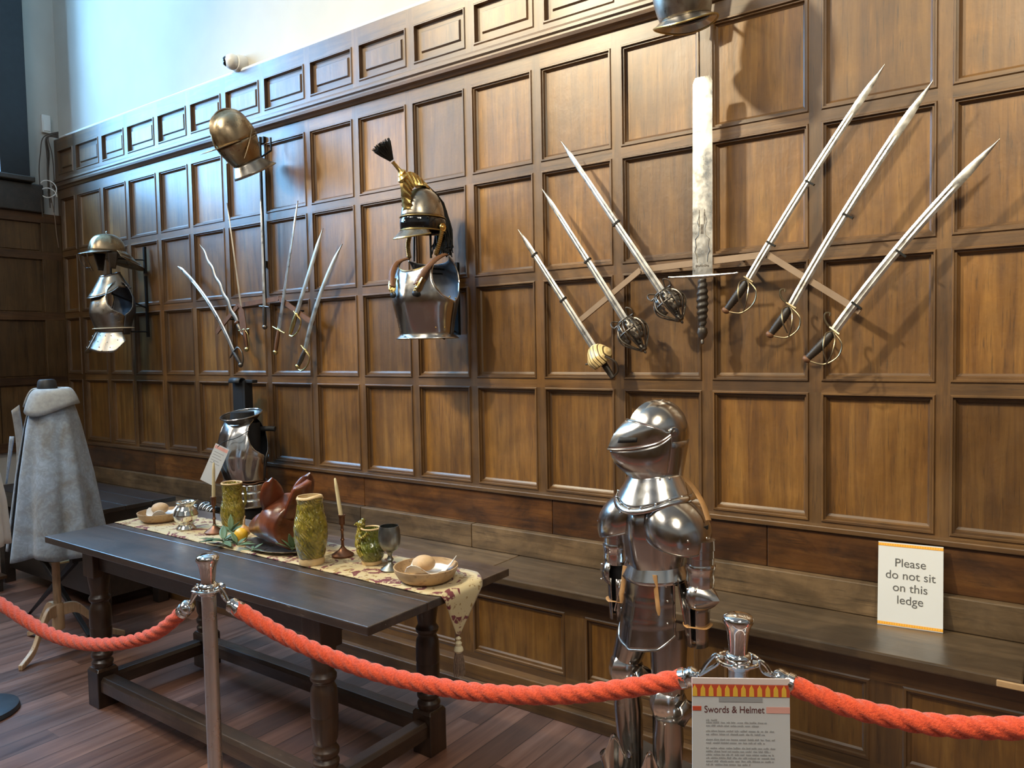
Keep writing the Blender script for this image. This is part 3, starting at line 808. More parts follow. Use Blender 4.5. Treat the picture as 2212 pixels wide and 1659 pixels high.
TAB = [(0, .152, .115, 92), (.2, .162, .135, 93), (.42, .182, .156, 93), (.45, .184, .157, 80), (.5, .185, .157, 65), (.58, .186, .152, 54), (.68, .186, .144, 46), (.8, .184, .128, 42), (.9, .176, .104, 43), (.96, .166, .08, 50), (1, .150, .06, 66)]
TABB = [(0, .152, .105, 88), (.2, .162, .115, 87), (.42, .182, .135, 87), (.46, .184, .140, 78), (.54, .186, .142, 68), (.68, .187, .140, 60), (.8, .186, .126, 56), (.9, .178, .104, 54), (.96, .168, .08, 56), (1, .150, .055, 66)]
def ring_flare(z0, rx, ry, d, dz, n=36, a0=-pi, a1=pi):
    def f(u, v):
        a = lerp(a0, a1, u); k = v
        return ((rx+d*k)*sin(a), -(ry+d*k)*cos(a), z0-dz*k)
    return MB().grid(f, n, 5)
def rivets(pts, r=.004): 
    b = MB()
    for p in pts: b.ball(p, r, 8, 5)
    return b

def wall_cuirass():
    t = thing('cuirass', 'polished steel cuirass with brass shoulder scales, hung in the middle of the panelled wall', 'breastplate', (-2.655, -.20, 1.655))
    obj('breastplate', front_plate(TAB, .02, .385, .17, -1, ridge=.008), M['steel_dk'], t, solid=.003)
    obj('backplate', front_plate(TABB, .02, .39, .06, 1), M['steel_in'], t, solid=.003)
    obj('back_rim', edge_tube(TABB, .02, .39, 1, .004, .40, None), M['steel_dk'], t)
    obj('waist_flange', ring_flare(.024, .151, .113, .026, .022), M['steel'], t, solid=.003)
    obj('armhole_rim', edge_tube(TAB, .02, .385, -1, .0035, .42, None), M['steel'], t)
    obj('neck_rim', edge_tube(TAB, .02, .385, -1, .0035, .99, .17), M['brass_dk'], t)
    for sd in (-1, 1):
        P = spline([(sd*.130, .01, .420), (sd*.135, -.06, .394), (sd*.112, -.122, .335), (sd*.082, -.156, .262)], 8)
        b = MB(); rings = []
        for i, p in enumerate(P):
            w = .019+.003*(i % 2)
            rings.append([(p.x-w, p.y-.004, p.z+.002), (p.x, p.y-.012, p.z+.004), (p.x+w, p.y-.004, p.z-.002)])
        st = obj('shoulder_strap', b.loft(rings, False), M['leather_br'], t, solid=.005)
        P2 = [(sd*.098, -.136, .305), (sd*.090, -.152, .275), (sd*.078, -.162, .235)]
        b = MB().tube(spline(P2, 5), [.020]*8+[.018, .014, .010], 10, flat=.35)
        for k, q in enumerate(spline(P2, 3)): b.ball((q.x, q.y-.010, q.z), .0045, 8, 5)
        obj('brass_scale', b, M['brass'], st)
        obj('buckle_slot', MB().ball((sd*.074, -.162, .222), (.020, .008, .016)), M['iron'], t)
    obj('rivet', rivets([(x, -sqrt(max(0, 1-(x/.156)**2))*.116-.004, .055) for x in (-.15, -.11, -.05, .02, .08, .125, .15)]+[(.182, -.03, .205), (.178, .02, .20)], .0045), M['brass'], t)
    # wall bracket rods
    b = MB().tube([(.03, .185, .36), (.03, .02, .36), (.03, .02, .40)], .006, 8).tube([(.03, .185, .34), (-.05, -.03, .34), (-.05, -.03, .38)], .005, 8).box(.0, .06, .18, .199, .02, .40).tube([(.03, .19, .04), (.03, .02, .03), (.10, .02, .0)], .006, 8)
    obj('wall_bracket', b, M['iron'], t)
def plumed_helmet():
    t = thing('plumed_helmet', 'brass and steel cavalry helmet with a black brush plume, hung above the central cuirass', 'helmet', (-2.655, -.21, 2.20))
    b = MB().grid(lambda u, v: (.098*cos(2*pi*u)*cos(v*pi/2)**.8, .122*sin(2*pi*u)*cos(v*pi/2)**.8, .06+.155*sin(v*pi/2)), 32, 12, closed=True)
    obj('skull', b, M['old_steel'], t, solid=.002)
    b = MB().grid(lambda u, v: ((.101+.004*sin(pi*v))*cos(2*pi*u), (.125+.004*sin(pi*v))*sin(2*pi*u), .0+.065*v), 36, 5, closed=True)
    obj('turban_band', b, M['lens'], t, solid=.003)
    obj('band_edging', MB().tube([(.104*cos(k*pi/16), .128*sin(k*pi/16), .066) for k in range(33)], .003, 6).tube([(.104*cos(k*pi/16), .128*sin(k*pi/16), -.001) for k in range(33)], .0035, 6), M['brass_dk'], t)
    def pk(u, v):
        a = lerp(-2.62, -.52, u); k = v; w = sin(pi*u)
        return ((.102+.02*k)*cos(a), .126*sin(a)-.062*k*w, -.002-.052*k*(.45+.55*w))
    obj('peak', MB().grid(pk, 22, 5), M['old_steel'], t, solid=.003)
    obj('peak_edging', MB().tube([pk(i/22, 1) for i in range(23)], .004, 6), M['brass_dk'], t)
    # crest: ribbed brass comb, highest at the front
    side = [(-.128, .10), (-.142, .165), (-.150, .225), (-.135, .262), (-.10, .283), (-.055, .280), (-.01, .262), (.04, .232), (.085, .185), (.115, .12)]
    inner = [(-.112, .09), (-.118, .14), (-.112, .175), (-.098, .20), (-.075, .215), (-.045, .222), (-.01, .222), (.035, .205), (.075, .165), (.10, .115)]
    b = MB(); S = spline([(0, a, c) for a, c in side], 5); I = spline([(0, a, c) for a, c in inner], 5)
    rings = []
    for k, (p, q) in enumerate(zip(S, I)):
        w = .018 if k % 3 else .024
        rings.append([(-w*.45, p.y, p.z), (w*.45, p.y, p.z), (w, lerp(p.y, q.y, .5), lerp(p.z, q.z, .5)), (w*1.5, q.y, q.z), (-w*1.5, q.y, q.z), (-w, lerp(p.y, q.y, .5), lerp(p.z, q.z, .5))])
    obj('crest', b.loft(rings, True, True, True), M['brass'], t)
    obj('plume_socket', MB().lathe([(.018, 0), (.024, .012), (.016, .02), (.010, .03), (.009, .075), (.012, .08)], 14, X=aim((0, -.135, .262), (-.03, -.21, .345))).lathe([(.026, -.012), (.03, 0), (.02, .014)], 14, X=aim((0, -.14, .245), (-.03, -.21, .345))), M['brass'], t)
    b = MB(); X = aim((-.028, -.185, .328), (-.052, -.235, .40))
    for k in range(170):
        a = random.uniform(0, 2*pi); r = sqrt(random.random()); L = random.uniform(.075, .10)
        b.tube([X @ Vector((.008*r*cos(a), .008*r*sin(a), 0)), X @ Vector((.034*r*cos(a), .034*r*sin(a), L*.6)), X @ Vector((.052*r*cos(a), .052*r*sin(a), L))], [.0035, .004, .0015], 4)
    obj('plume', b, M['hair'], t)
    b = MB()
    for k in range(90):
        u = random.random(); x = random.uniform(-.02, .02); y0 = lerp(-.02, .11, u); z0 = lerp(.265, .14, u)
        b.tube(spline([(x*.4, y0, z0), (x*1.2, .125+random.uniform(-.01, .02), .16), (x*2.0+random.uniform(-.01, .02), .150+random.uniform(-.02, .02), .02), (x*2.6+random.uniform(-.01, .03), .150+random.uniform(-.03, .02), -.06-random.uniform(0, .06))], 3), .004, 4)
    obj('horsehair_mane', b, M['hair'], t)
    for sd in (-1, 1):
        obj('rosette', MB().lathe([(.001, .012), (.008, .011), (.013, .005), (.020, .006), (.022, 0), (.018, -.004)], 18, X=Matrix.Translation((sd*.112, .02, .012)) @ Matrix.Rotation(sd*pi/2, 4, 'Y')), M['brass'], t)
        b = MB(); P = spline([(sd*.110, .02, .0), (sd*.108, .0, -.06), (sd*.092, -.01, -.12)], 7)
        for k, p in enumerate(P): b.ball(p, (.006, .016, .010), 10, 6)
        obj('chin_scale', b, M['brass_dk'], t)
    obj('helmet_stem', MB().tube([(.03, .02, -.135), (.03, .02, .08)], .006, 8), M['iron'], t)
    obj('helmet_stem', MB().tube([(-.04, -.03, -.15), (-.04, -.02, .06)], .005, 8), M['iron'], t)
wall_cuirass(); plumed_helmet()

def pike_armour():
    t = thing('pikeman_armour', 'dull steel back and breast with wide collar and hip plates, near the left corner', 'breastplate', (-5.72, -.24, 1.755))
    tab = [(0, .132, .105, 93), (.25, .145, .135, 93), (.36, .160, .150, 92), (.40, .163, .150, 78), (.46, .166, .148, 60), (.55, .167, .142, 47), (.7, .165, .125, 38), (.85, .155, .10, 38), (.94, .14, .075, 46), (1, .115, .05, 62)]
    tabb = [(0, .132, .10, 88), (.25, .145, .125, 87), (.36, .160, .145, 87), (.42, .163, .150, 74), (.52, .166, .152, 62), (.7, .165, .142, 54), (.85, .155, .11, 52), (.94, .14, .08, 54), (1, .115, .05, 62)]
    obj('breastplate', front_plate(tab, .0, .385, .12, -1, ridge=.014), M['old_steel'], t, solid=.003)
    obj('backplate', front_plate(tabb, .0, .385, .04, 1), M['steel_in'], t, solid=.003)
    obj('back_rim', edge_tube(tabb, 0, .385, 1, .0035, .36, None), M['steel_dk'], t)
    def col(u, v):
        a = 2*pi*u; front = .5-.5*cos(a)           # gorget: sloped collar with broad shoulder leaf
        r = lerp(.066, .150-.050*sin(a)**2, v**1.2)
        return (r*1.08*sin(a), -r*(.92+.18*max(0, cos(a)))*cos(a)-.005, .440-.095*v**1.1-.085*v*max(0, cos(a))+.018*(1-v)*(-cos(a)))
    obj('gorget', MB().grid(col, 40, 8, closed=True), M['old_steel'], t, solid=.0035)
    obj('gorget_rim', MB().tube([col(i/40, 0) for i in range(41)], .006, 7).tube([col(i/40, 1) for i in range(41)], .004, 6), M['steel_dk'], t)
    obj('armhole_rim', edge_tube(tab, 0, .385, -1, .003, .45, None), M['steel_dk'], t)
    b = MB().tube([(.150*sin(k*pi/18), -.122*cos(k*pi/18), .045-.004*cos(k*pi/18)) for k in range(-19, 20)], .013, 8, flat=.35)
    obj('waist_belt', b, M['buff'], t)
    for sd in (-1, 1):
        def tas(u, v):
            a = sd*lerp(.04, 1.50, u); r = lerp(0, .06, v)
            dv = v*(.82+.18*sin(pi*u)) - .38*v*max(0, u-.72)/.28
            return ((.145+r*.9)*sin(a), -(.116+r*1.2)*cos(a), .02-.155*dv)
        ts = obj('tasset', MB().grid(tas, 16, 10), M['old_steel'], t, solid=.003)
        obj('rivet', rivets([Vector(tas(u, v))+Vector((.003*sd, -.004, 0)) for u, v in ((.2, .2), (.4, .2), (.6, .2), (.2, .5), (.5, .5), (.8, .5), (.3, .75), (.6, .75), (.4, .9))], .0035), M['steel'], ts)
    b = MB().box(.05, .07, .222, .238, -.02, .44).tube([(.06, .23, .20), (.0, .0, .30), (.0, .0, .43)], .007, 8).tube([(.06, .23, .02), (.04, .08, .02)], .006, 8)
    obj('wall_bracket', b, M['iron'], t)
def pot_helmet():
    t = thing('lobster_tail_helmet', 'ribbed steel pot helmet with peak and tail, hung above the left corner armour', 'helmet', (-5.72, -.26, 2.335))
    def sk(u, v):
        a = 2*pi*u; k = cos(v*pi/2)**.75
        rib = 1+.03*abs(cos(3*a))
        return (.100*cos(a)*k*rib, .128*sin(a)*k*rib, .02+.135*sin(v*pi/2))
    obj('skull', MB().grid(sk, 48, 12, closed=True), M['bronzed'], t, solid=.002)
    obj('finial', MB().lathe([(.008, .15), (.005, .16), (.009, .168), (.001, .178)], 12), M['old_steel'], t)
    def pk(u, v):
        a = lerp(-3.0, -.14, u); w = max(0, sin(pi*u))
        return ((.103+.030*v)*cos(a), .130*sin(a)-.075*v*w, .022-.028*v*w)
    obj('peak', MB().grid(pk, 24, 5), M['old_steel'], t, solid=.003)
    def tl(u, v):
        a = lerp(.12, pi-.12, u)
        st = .004*(1 if int(v*5) % 2 else 0)
        return ((.102+.022*v+st)*cos(a), (.128+.150*v+st)*sin(a), .03-.125*v*sin(a)**.5)
    obj('neck_tail', MB().grid(tl, 20, 20), M['bronzed'], t, solid=.003)
    for sd in (-1, 1):
        def ck(u, v): return (sd*(.100-.012*v), lerp(-.045, .045, u)*(1-.55*v)-.01, .02-.125*v)
        obj('cheek_piece', MB().grid(ck, 6, 6), M['hilt'], t, solid=.003)
    b = MB()
    for x in (-.05, 0, .05): b.tube(spline([(x*1.2, -.175, .0), (x*1.1, -.165, -.06), (x*.5, -.12, -.125)], 5), .003, 6)
    b.tube([(-.04, -.14, -.10), (.04, -.14, -.10)], .003, 6)
    obj('face_bar', b, M['hilt'], t)
    obj('helmet_stem', MB().tube([(0, .02, -.135), (0, .02, .10)], .007, 8).tube([(.06, .255, -.02), (0, .02, -.02)], .005, 8).box(.05, .07, .24, .258, -.12, .08), M['iron'], t)
pike_armour(); pot_helmet()

def burgonet():
    t = thing('burgonet_helmet', 'browned steel helmet with rounded comb and thin peak, high up near the security camera', 'helmet', (-4.10, -.27, 2.885))
    t.rotation_euler = (radians(30), 0, radians(-4))
    def sk(u, v):
        a = 2*pi*u; k = cos(v*pi/2)**.7
        z = .0+.165*sin(v*pi/2)
        cmb = .022*max(0, 1-abs(cos(a)*k)*5)*min(1, v*3)
        return (.108*cos(a)*k, (.140+cmb*.6)*sin(a)*k, z+cmb)
    obj('skull', MB().grid(sk, 64, 16, closed=True), M['bronzed'], t, solid=.002)
    obj('comb_rim', MB().tube([(0, -.152*cos(k*pi/24), .002+.190*sin(k*pi/24)) for k in range(25)], .006, 7), M['bronzed'], t)
    def pk(u, v):
        a = lerp(-2.85, -.29, u); w = max(0, sin(pi*u))
        return ((.108+.012*v)*cos(a), .140*sin(a)-.120*v*w, .0+.012*v*w)
    obj('peak', MB().grid(pk, 24, 5), M['bronzed'], t, solid=.003)
    def bv(u, v):
        a = 2*pi*u; k = lerp(1, .68, v**1.5)
        return (.106*cos(a)*k, .136*sin(a)*k*(1-.05*v), .0-.135*v)
    obj('bevor', MB().grid(bv, 40, 8, closed=True), M['bronzed'], t, solid=.003)
    for sd in (-1, 1):
        obj('cheek_edge', MB().tube(spline([(sd*.112, .06, .03), (sd*.113, .0, -.03), (sd*.095, -.07, -.10)], 6), .004, 6), M['bronzed'], t)
    def gg(u, v):
        a = 2*pi*u; k = .073+.032*v
        return (k*1.05*cos(a), k*1.15*sin(a)+.055*v*max(0, sin(a)), -.13-.075*v)
    obj('neck_plate', MB().grid(gg, 36, 5, closed=True), M['old_steel'], t, solid=.003)
    b = MB().tube([(.0, .02, -.15), (.0, .20, -.13), (.0, .24, -.06)], .006, 8)
    obj('bracket_arm', b, M['iron'], t)
def hanging_rod():
    t = thing('bracket_rod', 'thin black upright rod fixed to the panels below the combed helmet', 'rod', (-4.205, 0, 2.45))
    obj('rod', MB().tube([(0, -.022, -.5), (0, -.022, .53)], .0075, 8), M['iron'], t)
    obj('hook', MB().tube(spline([(0, -.024, .50), (-.02, -.05, .46), (-.06, -.06, .40), (-.08, -.04, .42)], 6), .005, 7).box(-.03, .03, -.02, 0, .49, .53), M['iron'], t)
    obj('wall_clip', MB().box(-.015, .015, -.022, 0, -.30, -.26), M['iron'], t)
burgonet(); hanging_rod()

def top_helmet():
    t = thing('close_helmet', 'dark steel helmet with flared neck rim, high on the wall above the broad sword', 'helmet', (-1.20, -.30, 2.845))
    t.rotation_euler = (radians(13), radians(-4), radians(10))
    def bw(u, v):
        a = 2*pi*u; k = .092+.018*sin(pi*.5*min(1, v*1.3))
        return (k*cos(a), k*1.22*sin(a), .0+.14*v - (.0 if sin(a) > -.2 else .0))
    vs = MB().grid(bw, 40, 10, closed=True)
    obj('bevor', vs, M['old_steel'], t, solid=.003)
    def sk(u, v):
        a = 2*pi*u; k = cos(v*pi/2)**.7
        return (.112*cos(a)*k, .138*sin(a)*k, .175+.17*sin(v*pi/2))
    obj('skull', MB().grid(sk, 40, 12, closed=True), M['old_steel'], t, solid=.003)
    obj('dark_face_opening', MB().grid(lambda u, v: (.108*sin(lerp(-1.15, 1.15, u)), -.130*cos(lerp(-1.15, 1.15, u)), lerp(.135, .18, v)), 16, 3), M['black'], t)  # black sheet stands in for the darkness inside the open face
    obj('back_of_skull', MB().grid(lambda u, v: (.110*sin(lerp(-2.0, 2.0, u)), .134*cos(lerp(-2.0, 2.0, u)), lerp(.135, .18, v)), 24, 3), M['old_steel'], t, solid=.003)
    def fl(u, v):
        a = 2*pi*u; k = .093+.022*v
        return (k*1.05*cos(a), k*1.2*sin(a), .005-.022*v+.010*cos(2*a)*v)
    obj('neck_flare', MB().grid(fl, 40, 5, closed=True), M['steel_dk'], t, solid=.003)
    obj('flare_rim', MB().tube([fl(i/40, 1) for i in range(41)], .004, 6), M['brass_dk'], t)
    obj('bracket_arm', MB().tube([(.02, .0, .06), (.02, .26, .10)], .007, 8).box(-.01, .05, .24, .262, .0, .2), M['iron'], t)
top_helmet()

# ------------------------------------------------------------------ the suit of armour
def suit():
    t = thing('suit_of_armour', 'small polished suit of plate armour with a pointed visor, standing on a dark plinth', 'suit of armour', (-1.11, -.80, 0), radians(-15))
    # --- helmet, turned to its right
    hx = Matrix.Translation((.012, -.005, 1.155)) @ Matrix.Rotation(radians(-24), 4, 'Z')
    def sk(u, v):
        a = 2*pi*u; th = v*pi*.60            # from crown down past the widest part
        k = sin(max(th, .001)); z = .152+.108*cos(th)
        if th > pi/2: z = .152-(th-pi/2)*.20
        rr = k if th < pi/2 else 1-.10*((th-pi/2)/(.1*pi))
        cmb = .006*max(0, 1-abs(cos(a)*k)*6)
        return (.086*cos(a)*rr, (.104*rr+cmb)*sin(a)+.006, z+cmb)
    obj('helmet_skull', MB().grid(sk, 56, 18, closed=True), M['steel_dk'], t, X=hx, solid=.003)
    def vz(u, v):
        # upper visor: v=0 at the brow, v=1 along the beak line
        s = u*2-1; a = s*1.62
        brow = Vector((.089*sin(a), -.107*cos(a)+.006, .205-.045*abs(s)**2))
        low = Vector((.091*sin(a)*(1-.1*(1-abs(s))), -(.108*cos(a)+.072*max(0, 1-abs(a)/1.15)**1.0)+.006, .112+.052*abs(s)**2.6))
        bul = .010*sin(pi*v)*(cos(a*.9))
        p = brow.lerp(low, v); p.y -= bul; p.z += .006*sin(pi*v); return tuple(p)
    obj('visor', MB().grid(vz, 44, 12), M['steel'], t, X=hx, solid=.003)
    for sd in (-1, 1):
        b = MB(); P = []
        for k in range(9):
            u = .5+sd*lerp(.085, .235, k/8); p = Vector(vz(u, .62)); q = Vector(vz(u, .80))
            n = Vector((p.x*.9, p.y, 0)).normalized()*.0025
            P.append([tuple(p+n), tuple(q+n)])
        b.loft(P, False)
        obj('eye_slit', b, M['black'], t, X=hx, solid=.002)
    def bv(u, v):
        s = u*2-1; a = s*1.60
        up = Vector((.089*sin(a)*(1-.1*(1-abs(s))), -(.106*cos(a)+.066*max(0, 1-abs(a)/1.15))+.006, .108+.050*abs(s)**2.6))
        dn = Vector((.062*sin(a), -.072*cos(a)+.002, .0+.012*abs(s)))
        p = up.lerp(dn, v); k = sin(pi*v)*.022*(.4+.6*cos(a)); p += Vector((k*sin(a), -k*cos(a), 0)); return tuple(p)
    obj('bevor', MB().grid(bv, 40, 12), M['steel_dk'], t, X=hx, solid=.003)
    obj('visor_edge', MB().tube([Vector(vz(i/44, 1.0)) for i in range(45)], .0032, 6), M['steel'], t, X=hx)
    obj('brow_edge', MB().tube([Vector(vz(i/44, .0))+Vector((0, -.001, .001)) for i in range(3, 42)], .0028, 6), M['steel'], t, X=hx)
    for sd in (-1, 1):
        obj('visor_pivot', MB().lathe([(.001, .012), (.006, .011), (.007, .006), (.015, .005), (.017, 0), (.015, -.003)], 18, X=Matrix.Translation((sd*.090, .018, .168)) @ Matrix.Rotation(sd*pi/2, 4, 'Y')), M['steel_dk'], t, X=hx)
        obj('bevor_edge', MB().tube(spline([Vector(bv(.5+sd*.5, v)) for v in (0, .25, .5, .75, 1)], 5), .003, 6), M['steel'], t, X=hx)
    # back of neck
    obj('neck_guard', MB().grid(lambda u, v: (lerp(.086, .066, v)*sin(lerp(1.3, 2*pi-1.3, u)), -lerp(.104, .078, v)*cos(lerp(1.3, 2*pi-1.3, u))+.006, lerp(.135, .0, v)), 28, 6), M['steel_dk'], t, X=hx, solid=.003)
    # --- gorget
    def gg(u, v):
        a = 2*pi*u; r = lerp(.086, .126, v**1.1); fr = max(0, cos(a))
        return (r*1.0*sin(a), -(r*.92)*cos(a)-.012*v*fr, 1.180-.072*v-.036*v*fr**2.2+.004*v*abs(sin(a)))
    obj('gorget', MB().grid(gg, 48, 8, closed=True), M['steel'], t, solid=.003)
    obj('gorget_border', MB().grid(lambda u, v: tuple(Vector(gg(u, 1))+Vector((.010*v*sin(2*pi*u), -.010*v*cos(2*pi*u)-.002, -.018*v+.004))), 48, 2, closed=True), M['steel'], t, solid=.003)
    obj('gorget_rivet', rivets([Vector(gg(u, .95))+Vector((0, -.007 if cos(2*pi*u) > 0 else .004, 0)) for u in (.0, .06, .12, .18, .24, .76, .82, .88, .94)]+[Vector(gg(u, .12))+Vector((0, -.004, 0)) for u in (.14, .86, .2, .8)], .0042), M['chrome'], t)
    # --- breast and back
    tab = [(0, .098, .078, 93), (.2, .108, .095, 93), (.5, .122, .108, 92), (.7, .124, .106, 80), (.85, .118, .092, 62), (1, .095, .06, 62)]
    obj('breastplate', front_plate(tab, .84, .27, .02, -1, ridge=.010), M['steel_dk'], t, solid=.003)
    obj('backplate', front_plate(tab, .84, .27, .0, 1), M['steel_dk'], t, solid=.003)
    # --- shoulders: big left pauldron over the chest, right one mirrored
    for sd in (-1, 1):
        def pa(u, v):
            th = lerp(.10, 1.92, v); ph = lerp(-2.45, .95, u)   # ph: round from chest (front) to outside and back
            ph = ph if sd > 0 else pi-ph
            cy = -.016
            low = .020*max(0, sin(pi*u))
            st = .0035*(1 if v*6 % 1 > .82 else 0)
            k = sin(th)**.85 if th < pi/2 else sin(th)
            ox = ((.112 if cos(ph)*sd > 0 else .100)+st)*k*cos(ph)*sd
            return (sd*.100+ox*sd, cy+(.110+st)*k*sin(ph), 1.012+.098*cos(th)-low*v-.30*ox*(1-.45*v))
        p = obj('pauldron', MB().grid(pa, 34, 24), M['steel_dk'] if sd > 0 else M['steel_dk'], t, solid=.003)
        obj('pauldron_rim', MB().tube([pa(i/34, 1) for i in range(35)], .0032, 6).tube([pa(0, j/20) for j in range(3, 21)], .0032, 6), M['steel'], p)
        obj('pauldron_rivet', rivets([pa(u, v) for u, v in ((.12, .35), (.12, .62), (.55, .72), (.55, .86), (.75, .72), (.3, .2))], .0045), M['chrome'], p)
        S = spline([(sd*.062, .060, 1.165), (sd*.110, .052, 1.142), (sd*.165, .035, 1.095), (sd*.200, .02, 1.045)], 7)
        obj('shoulder_strap', MB().tube(S, .011, 8, flat=.25, ref=(0, 0, 1)), M['leather'], t)
        # upper arm: two lames and a banded tube
        ax = sd*.182
        b = MB().lathe([(.046, .985), (.047, .955), (.0445, .953), (.045, .930), (.043, .928), (.0425, .905)], 24, (ax, .0, 0))
        obj('upper_arm', b, M['steel_dk'], t, solid=.0)
        obj('arm_band', MB().lathe([(.045, .908), (.0475, .902), (.0475, .892), (.045, .888), (.044, .868), (.0455, .862), (.043, .835), (.040, .833)], 24, (ax, 0, 0)), M['steel'], t)
        # elbow cop with a spiked wing to the outside
        def el(u, v):
            a = lerp(-2.0, 2.0, u); th = lerp(.35, pi-.35, v)
            k = max(0, 1-abs(a)/.9)*max(0, 1-abs(v-.5)*2.6)
            return (ax+sd*((.040*sin(th)+.034*k)*cos(a)), .055*sin(th)*sin(a)-.004, .805+.050*cos(th))
        obj('elbow_cop', MB().grid(el, 30, 18), M['steel_dk'], t, solid=.003)
        obj('elbow_rivet', rivets([(ax+sd*.02, -.052, .835), (ax+sd*.02, -.055, .782), (ax-sd*.012, -.05, .832), (ax-sd*.012, -.05, .785)], .0045), M['chrome'], t)
        # forearm: open gutter of two plates with a strap
        fx_ = ax-sd*.012
        for a0, a1 in ((-2.25, -.2), (.25, 2.3)):
            b = MB().grid(lambda u, v: (fx_+lerp(.038, .031, v)*sin(lerp(a0, a1, u)+.25), -lerp(.042, .034, v)*cos(lerp(a0, a1, u)+.25), lerp(.790, .640, v)), 14, 4)
            obj('vambrace', b, M['steel_dk'], t, solid=.003)
        obj('forearm_strap', MB().tube([(fx_+.040*sin(k*.26), -.043*cos(k*.26), .708+.002*sin(k)) for k in range(25)], .006, 6, flat=.35, ref=(0, 0, 1)), M['leather'], t)
    for sd in (-1, 1): obj('arm_dark_core', MB().lathe([(.026, .66), (.028, .80), (.034, .95), (.03, 1.03)], 16, (sd*.174, .004, 0)), M['black'], t)  # black cores added for the shade inside the hollow arms
    # --- fauld: waist plate and big front plate, side plates
    obj('fauld', MB().grid(lambda u, v: ((.101+.022*v)*sin(lerp(-1.75, 1.75, u)), -(.083+.022*v)*cos(lerp(-1.75, 1.75, u)), .878-.058*v+.016*abs(u-.5)*2), 36, 6), M['steel'], t, solid=.003)
    def fp(u, v):
        s = u*2-1; a = s*1.22; k = lerp(0, 1, v)
        corner = .035*max(0, abs(s)-.62)/.38*max(0, v-.7)/.3
        st = .0022*(1 if (v*3) % 1 > .9 else 0)
        z = .835-.205*v-.020*v*(1-abs(s))+corner
        return ((.108+.014*k+st)*sin(a), -(.096+.034*k+st)*cos(a)-.008*exp(-(s/.10)**2)*v, z)
    fo = obj('front_tasset', MB().grid(fp, 40, 22), M['steel_dk'], t, solid=.003)
    obj('tasset_rim', MB().tube([fp(i/40, 1) for i in range(41)], .0042, 7).tube([fp(0, j/20) for j in range(21)], .0036, 6).tube([fp(1, j/20) for j in range(21)], .0036, 6), M['steel'], fo)
    obj('tasset_rivet', rivets([Vector(fp(u, v))+Vector((0, -.003, 0)) for u, v in ((.08, .62), (.92, .62), (.08, .28), (.92, .28), (.1, .05), (.9, .05))], .0045), M['chrome'], fo)
    for s0, s1 in ((-.60, -.66), (.52, .66)):
        P = [Vector(fp((lerp(s0, s1, k/8)+1)/2, lerp(-.12, .48, k/8)))+Vector((0, -.008, 0)) for k in range(9)]
        obj('tasset_strap', MB().tube(P, [.0095]*8+[.004], 8, flat=.3, ref=(0, 1, 0)), M['leather'], t)
    for sd in (-1, 1):
        def sp(u, v):
            a = sd*lerp(1.28, 2.25, u); k = v
            return ((.118+.045*k)*sin(a), -(.10+.035*k)*cos(a), .845-.185*v*(1-.10*abs(u-.5)*2))
        s_ = obj('side_tasset', MB().grid(sp, 16, 14), M['steel_dk'], t, solid=.003)
        obj('side_tasset_rim', MB().tube([sp(i/16, 1) for i in range(17)], .0036, 6).tube([sp(0, j/14) for j in range(15)], .0032, 6), M['steel'], s_)
        obj('side_rivet', rivets([sp(u, v) for u, v in ((.15, .25), (.15, .55), (.15, .85), (.6, .3), (.6, .8))], .0042), M['chrome'], s_)
    # --- legs: (hip, knee, ankle) for the right and the left leg
    for sd, hip, knee, ank in ((-1, (-.075, .0, .68), (-.128, -.012, .475), (-.118, .0, .105)), (1, (.055, -.005, .66), (.066, -.022, .425), (.052, -.012, .105))):
        hip, knee, ank = Vector(hip), Vector(knee), Vector(ank)
        nm = 'leg'
        b = MB(); X = aim(knee+Vector((0, 0, .03)), hip)
        L = (hip-knee).length-.02
        b.lathe([(.050, 0), (.053, .02), (.058, .08), (.062, L*.8), (.060, L)], 26, X=X)
        obj('cuisse', b, M['steel_dk'], t)
        def kn(u, v):
            a = lerp(-2.1, 2.1, u); th = lerp(.25, pi-.25, v); k = sin(th)
            rdg = .010*exp(-(a/.22)**2)*k
            return (knee.x+(.058*k+rdg*0)*sin(a), knee.y-(.064*k+rdg)*cos(a), knee.z+.066*cos(th))
        obj('knee_cop', MB().grid(kn, 30, 16), M['steel'] if sd < 0 else M['steel'], t, solid=.003)
        w = Vector((knee.x+.052, knee.y-.004, knee.z-.012))
        b = MB().grid(lambda u, v: (w.x+.040*sin(pi*min(1, v+.1))*.6+.012, w.y+lerp(-.045, .05, u)*(1-.35*abs(v-.5)*2), w.z+lerp(.045, -.05, v)*(1-.4*abs(u-.5)*2)), 8, 8)
        obj('knee_wing', b, M['steel_dk'], t, solid=.003)
        obj('knee_rivet', rivets([(knee.x+.05, knee.y-.035, knee.z+.04), (knee.x+.05, knee.y-.035, knee.z-.035), (knee.x+.058, knee.y-.02, knee.z), (knee.x+.03, knee.y-.055, knee.z-.05)], .0045), M['chrome'], t)
        b = MB(); X = aim(ank, knee-Vector((0, 0, .045)))
        L = (knee-ank).length-.04
        b.lathe([(.038, 0), (.040, .03), (.047, L*.45), (.050, L*.7), (.046, L*.92), (.052, L)], 26, X=X)
        obj('greave', b, M['steel_dk'], t)
        obj('greave_rim', MB().lathe([(.0525, L-.004), (.0545, L), (.0525, L+.004)], 26, X=X), M['steel'], t)
        obj('sabaton', MB().lathe([(.040, 0), (.046, .02), (.045, .05), (.038, .065)], 20, (ank.x, ank.y-.005, .057)), M['steel_dk'], t)
    obj('stand_post', MB().box(-.048, -.022, .03, .056, .06, 1.10).box(-.10, .10, .03, .05, .80, .84), M['iron'], t, smooth=0)
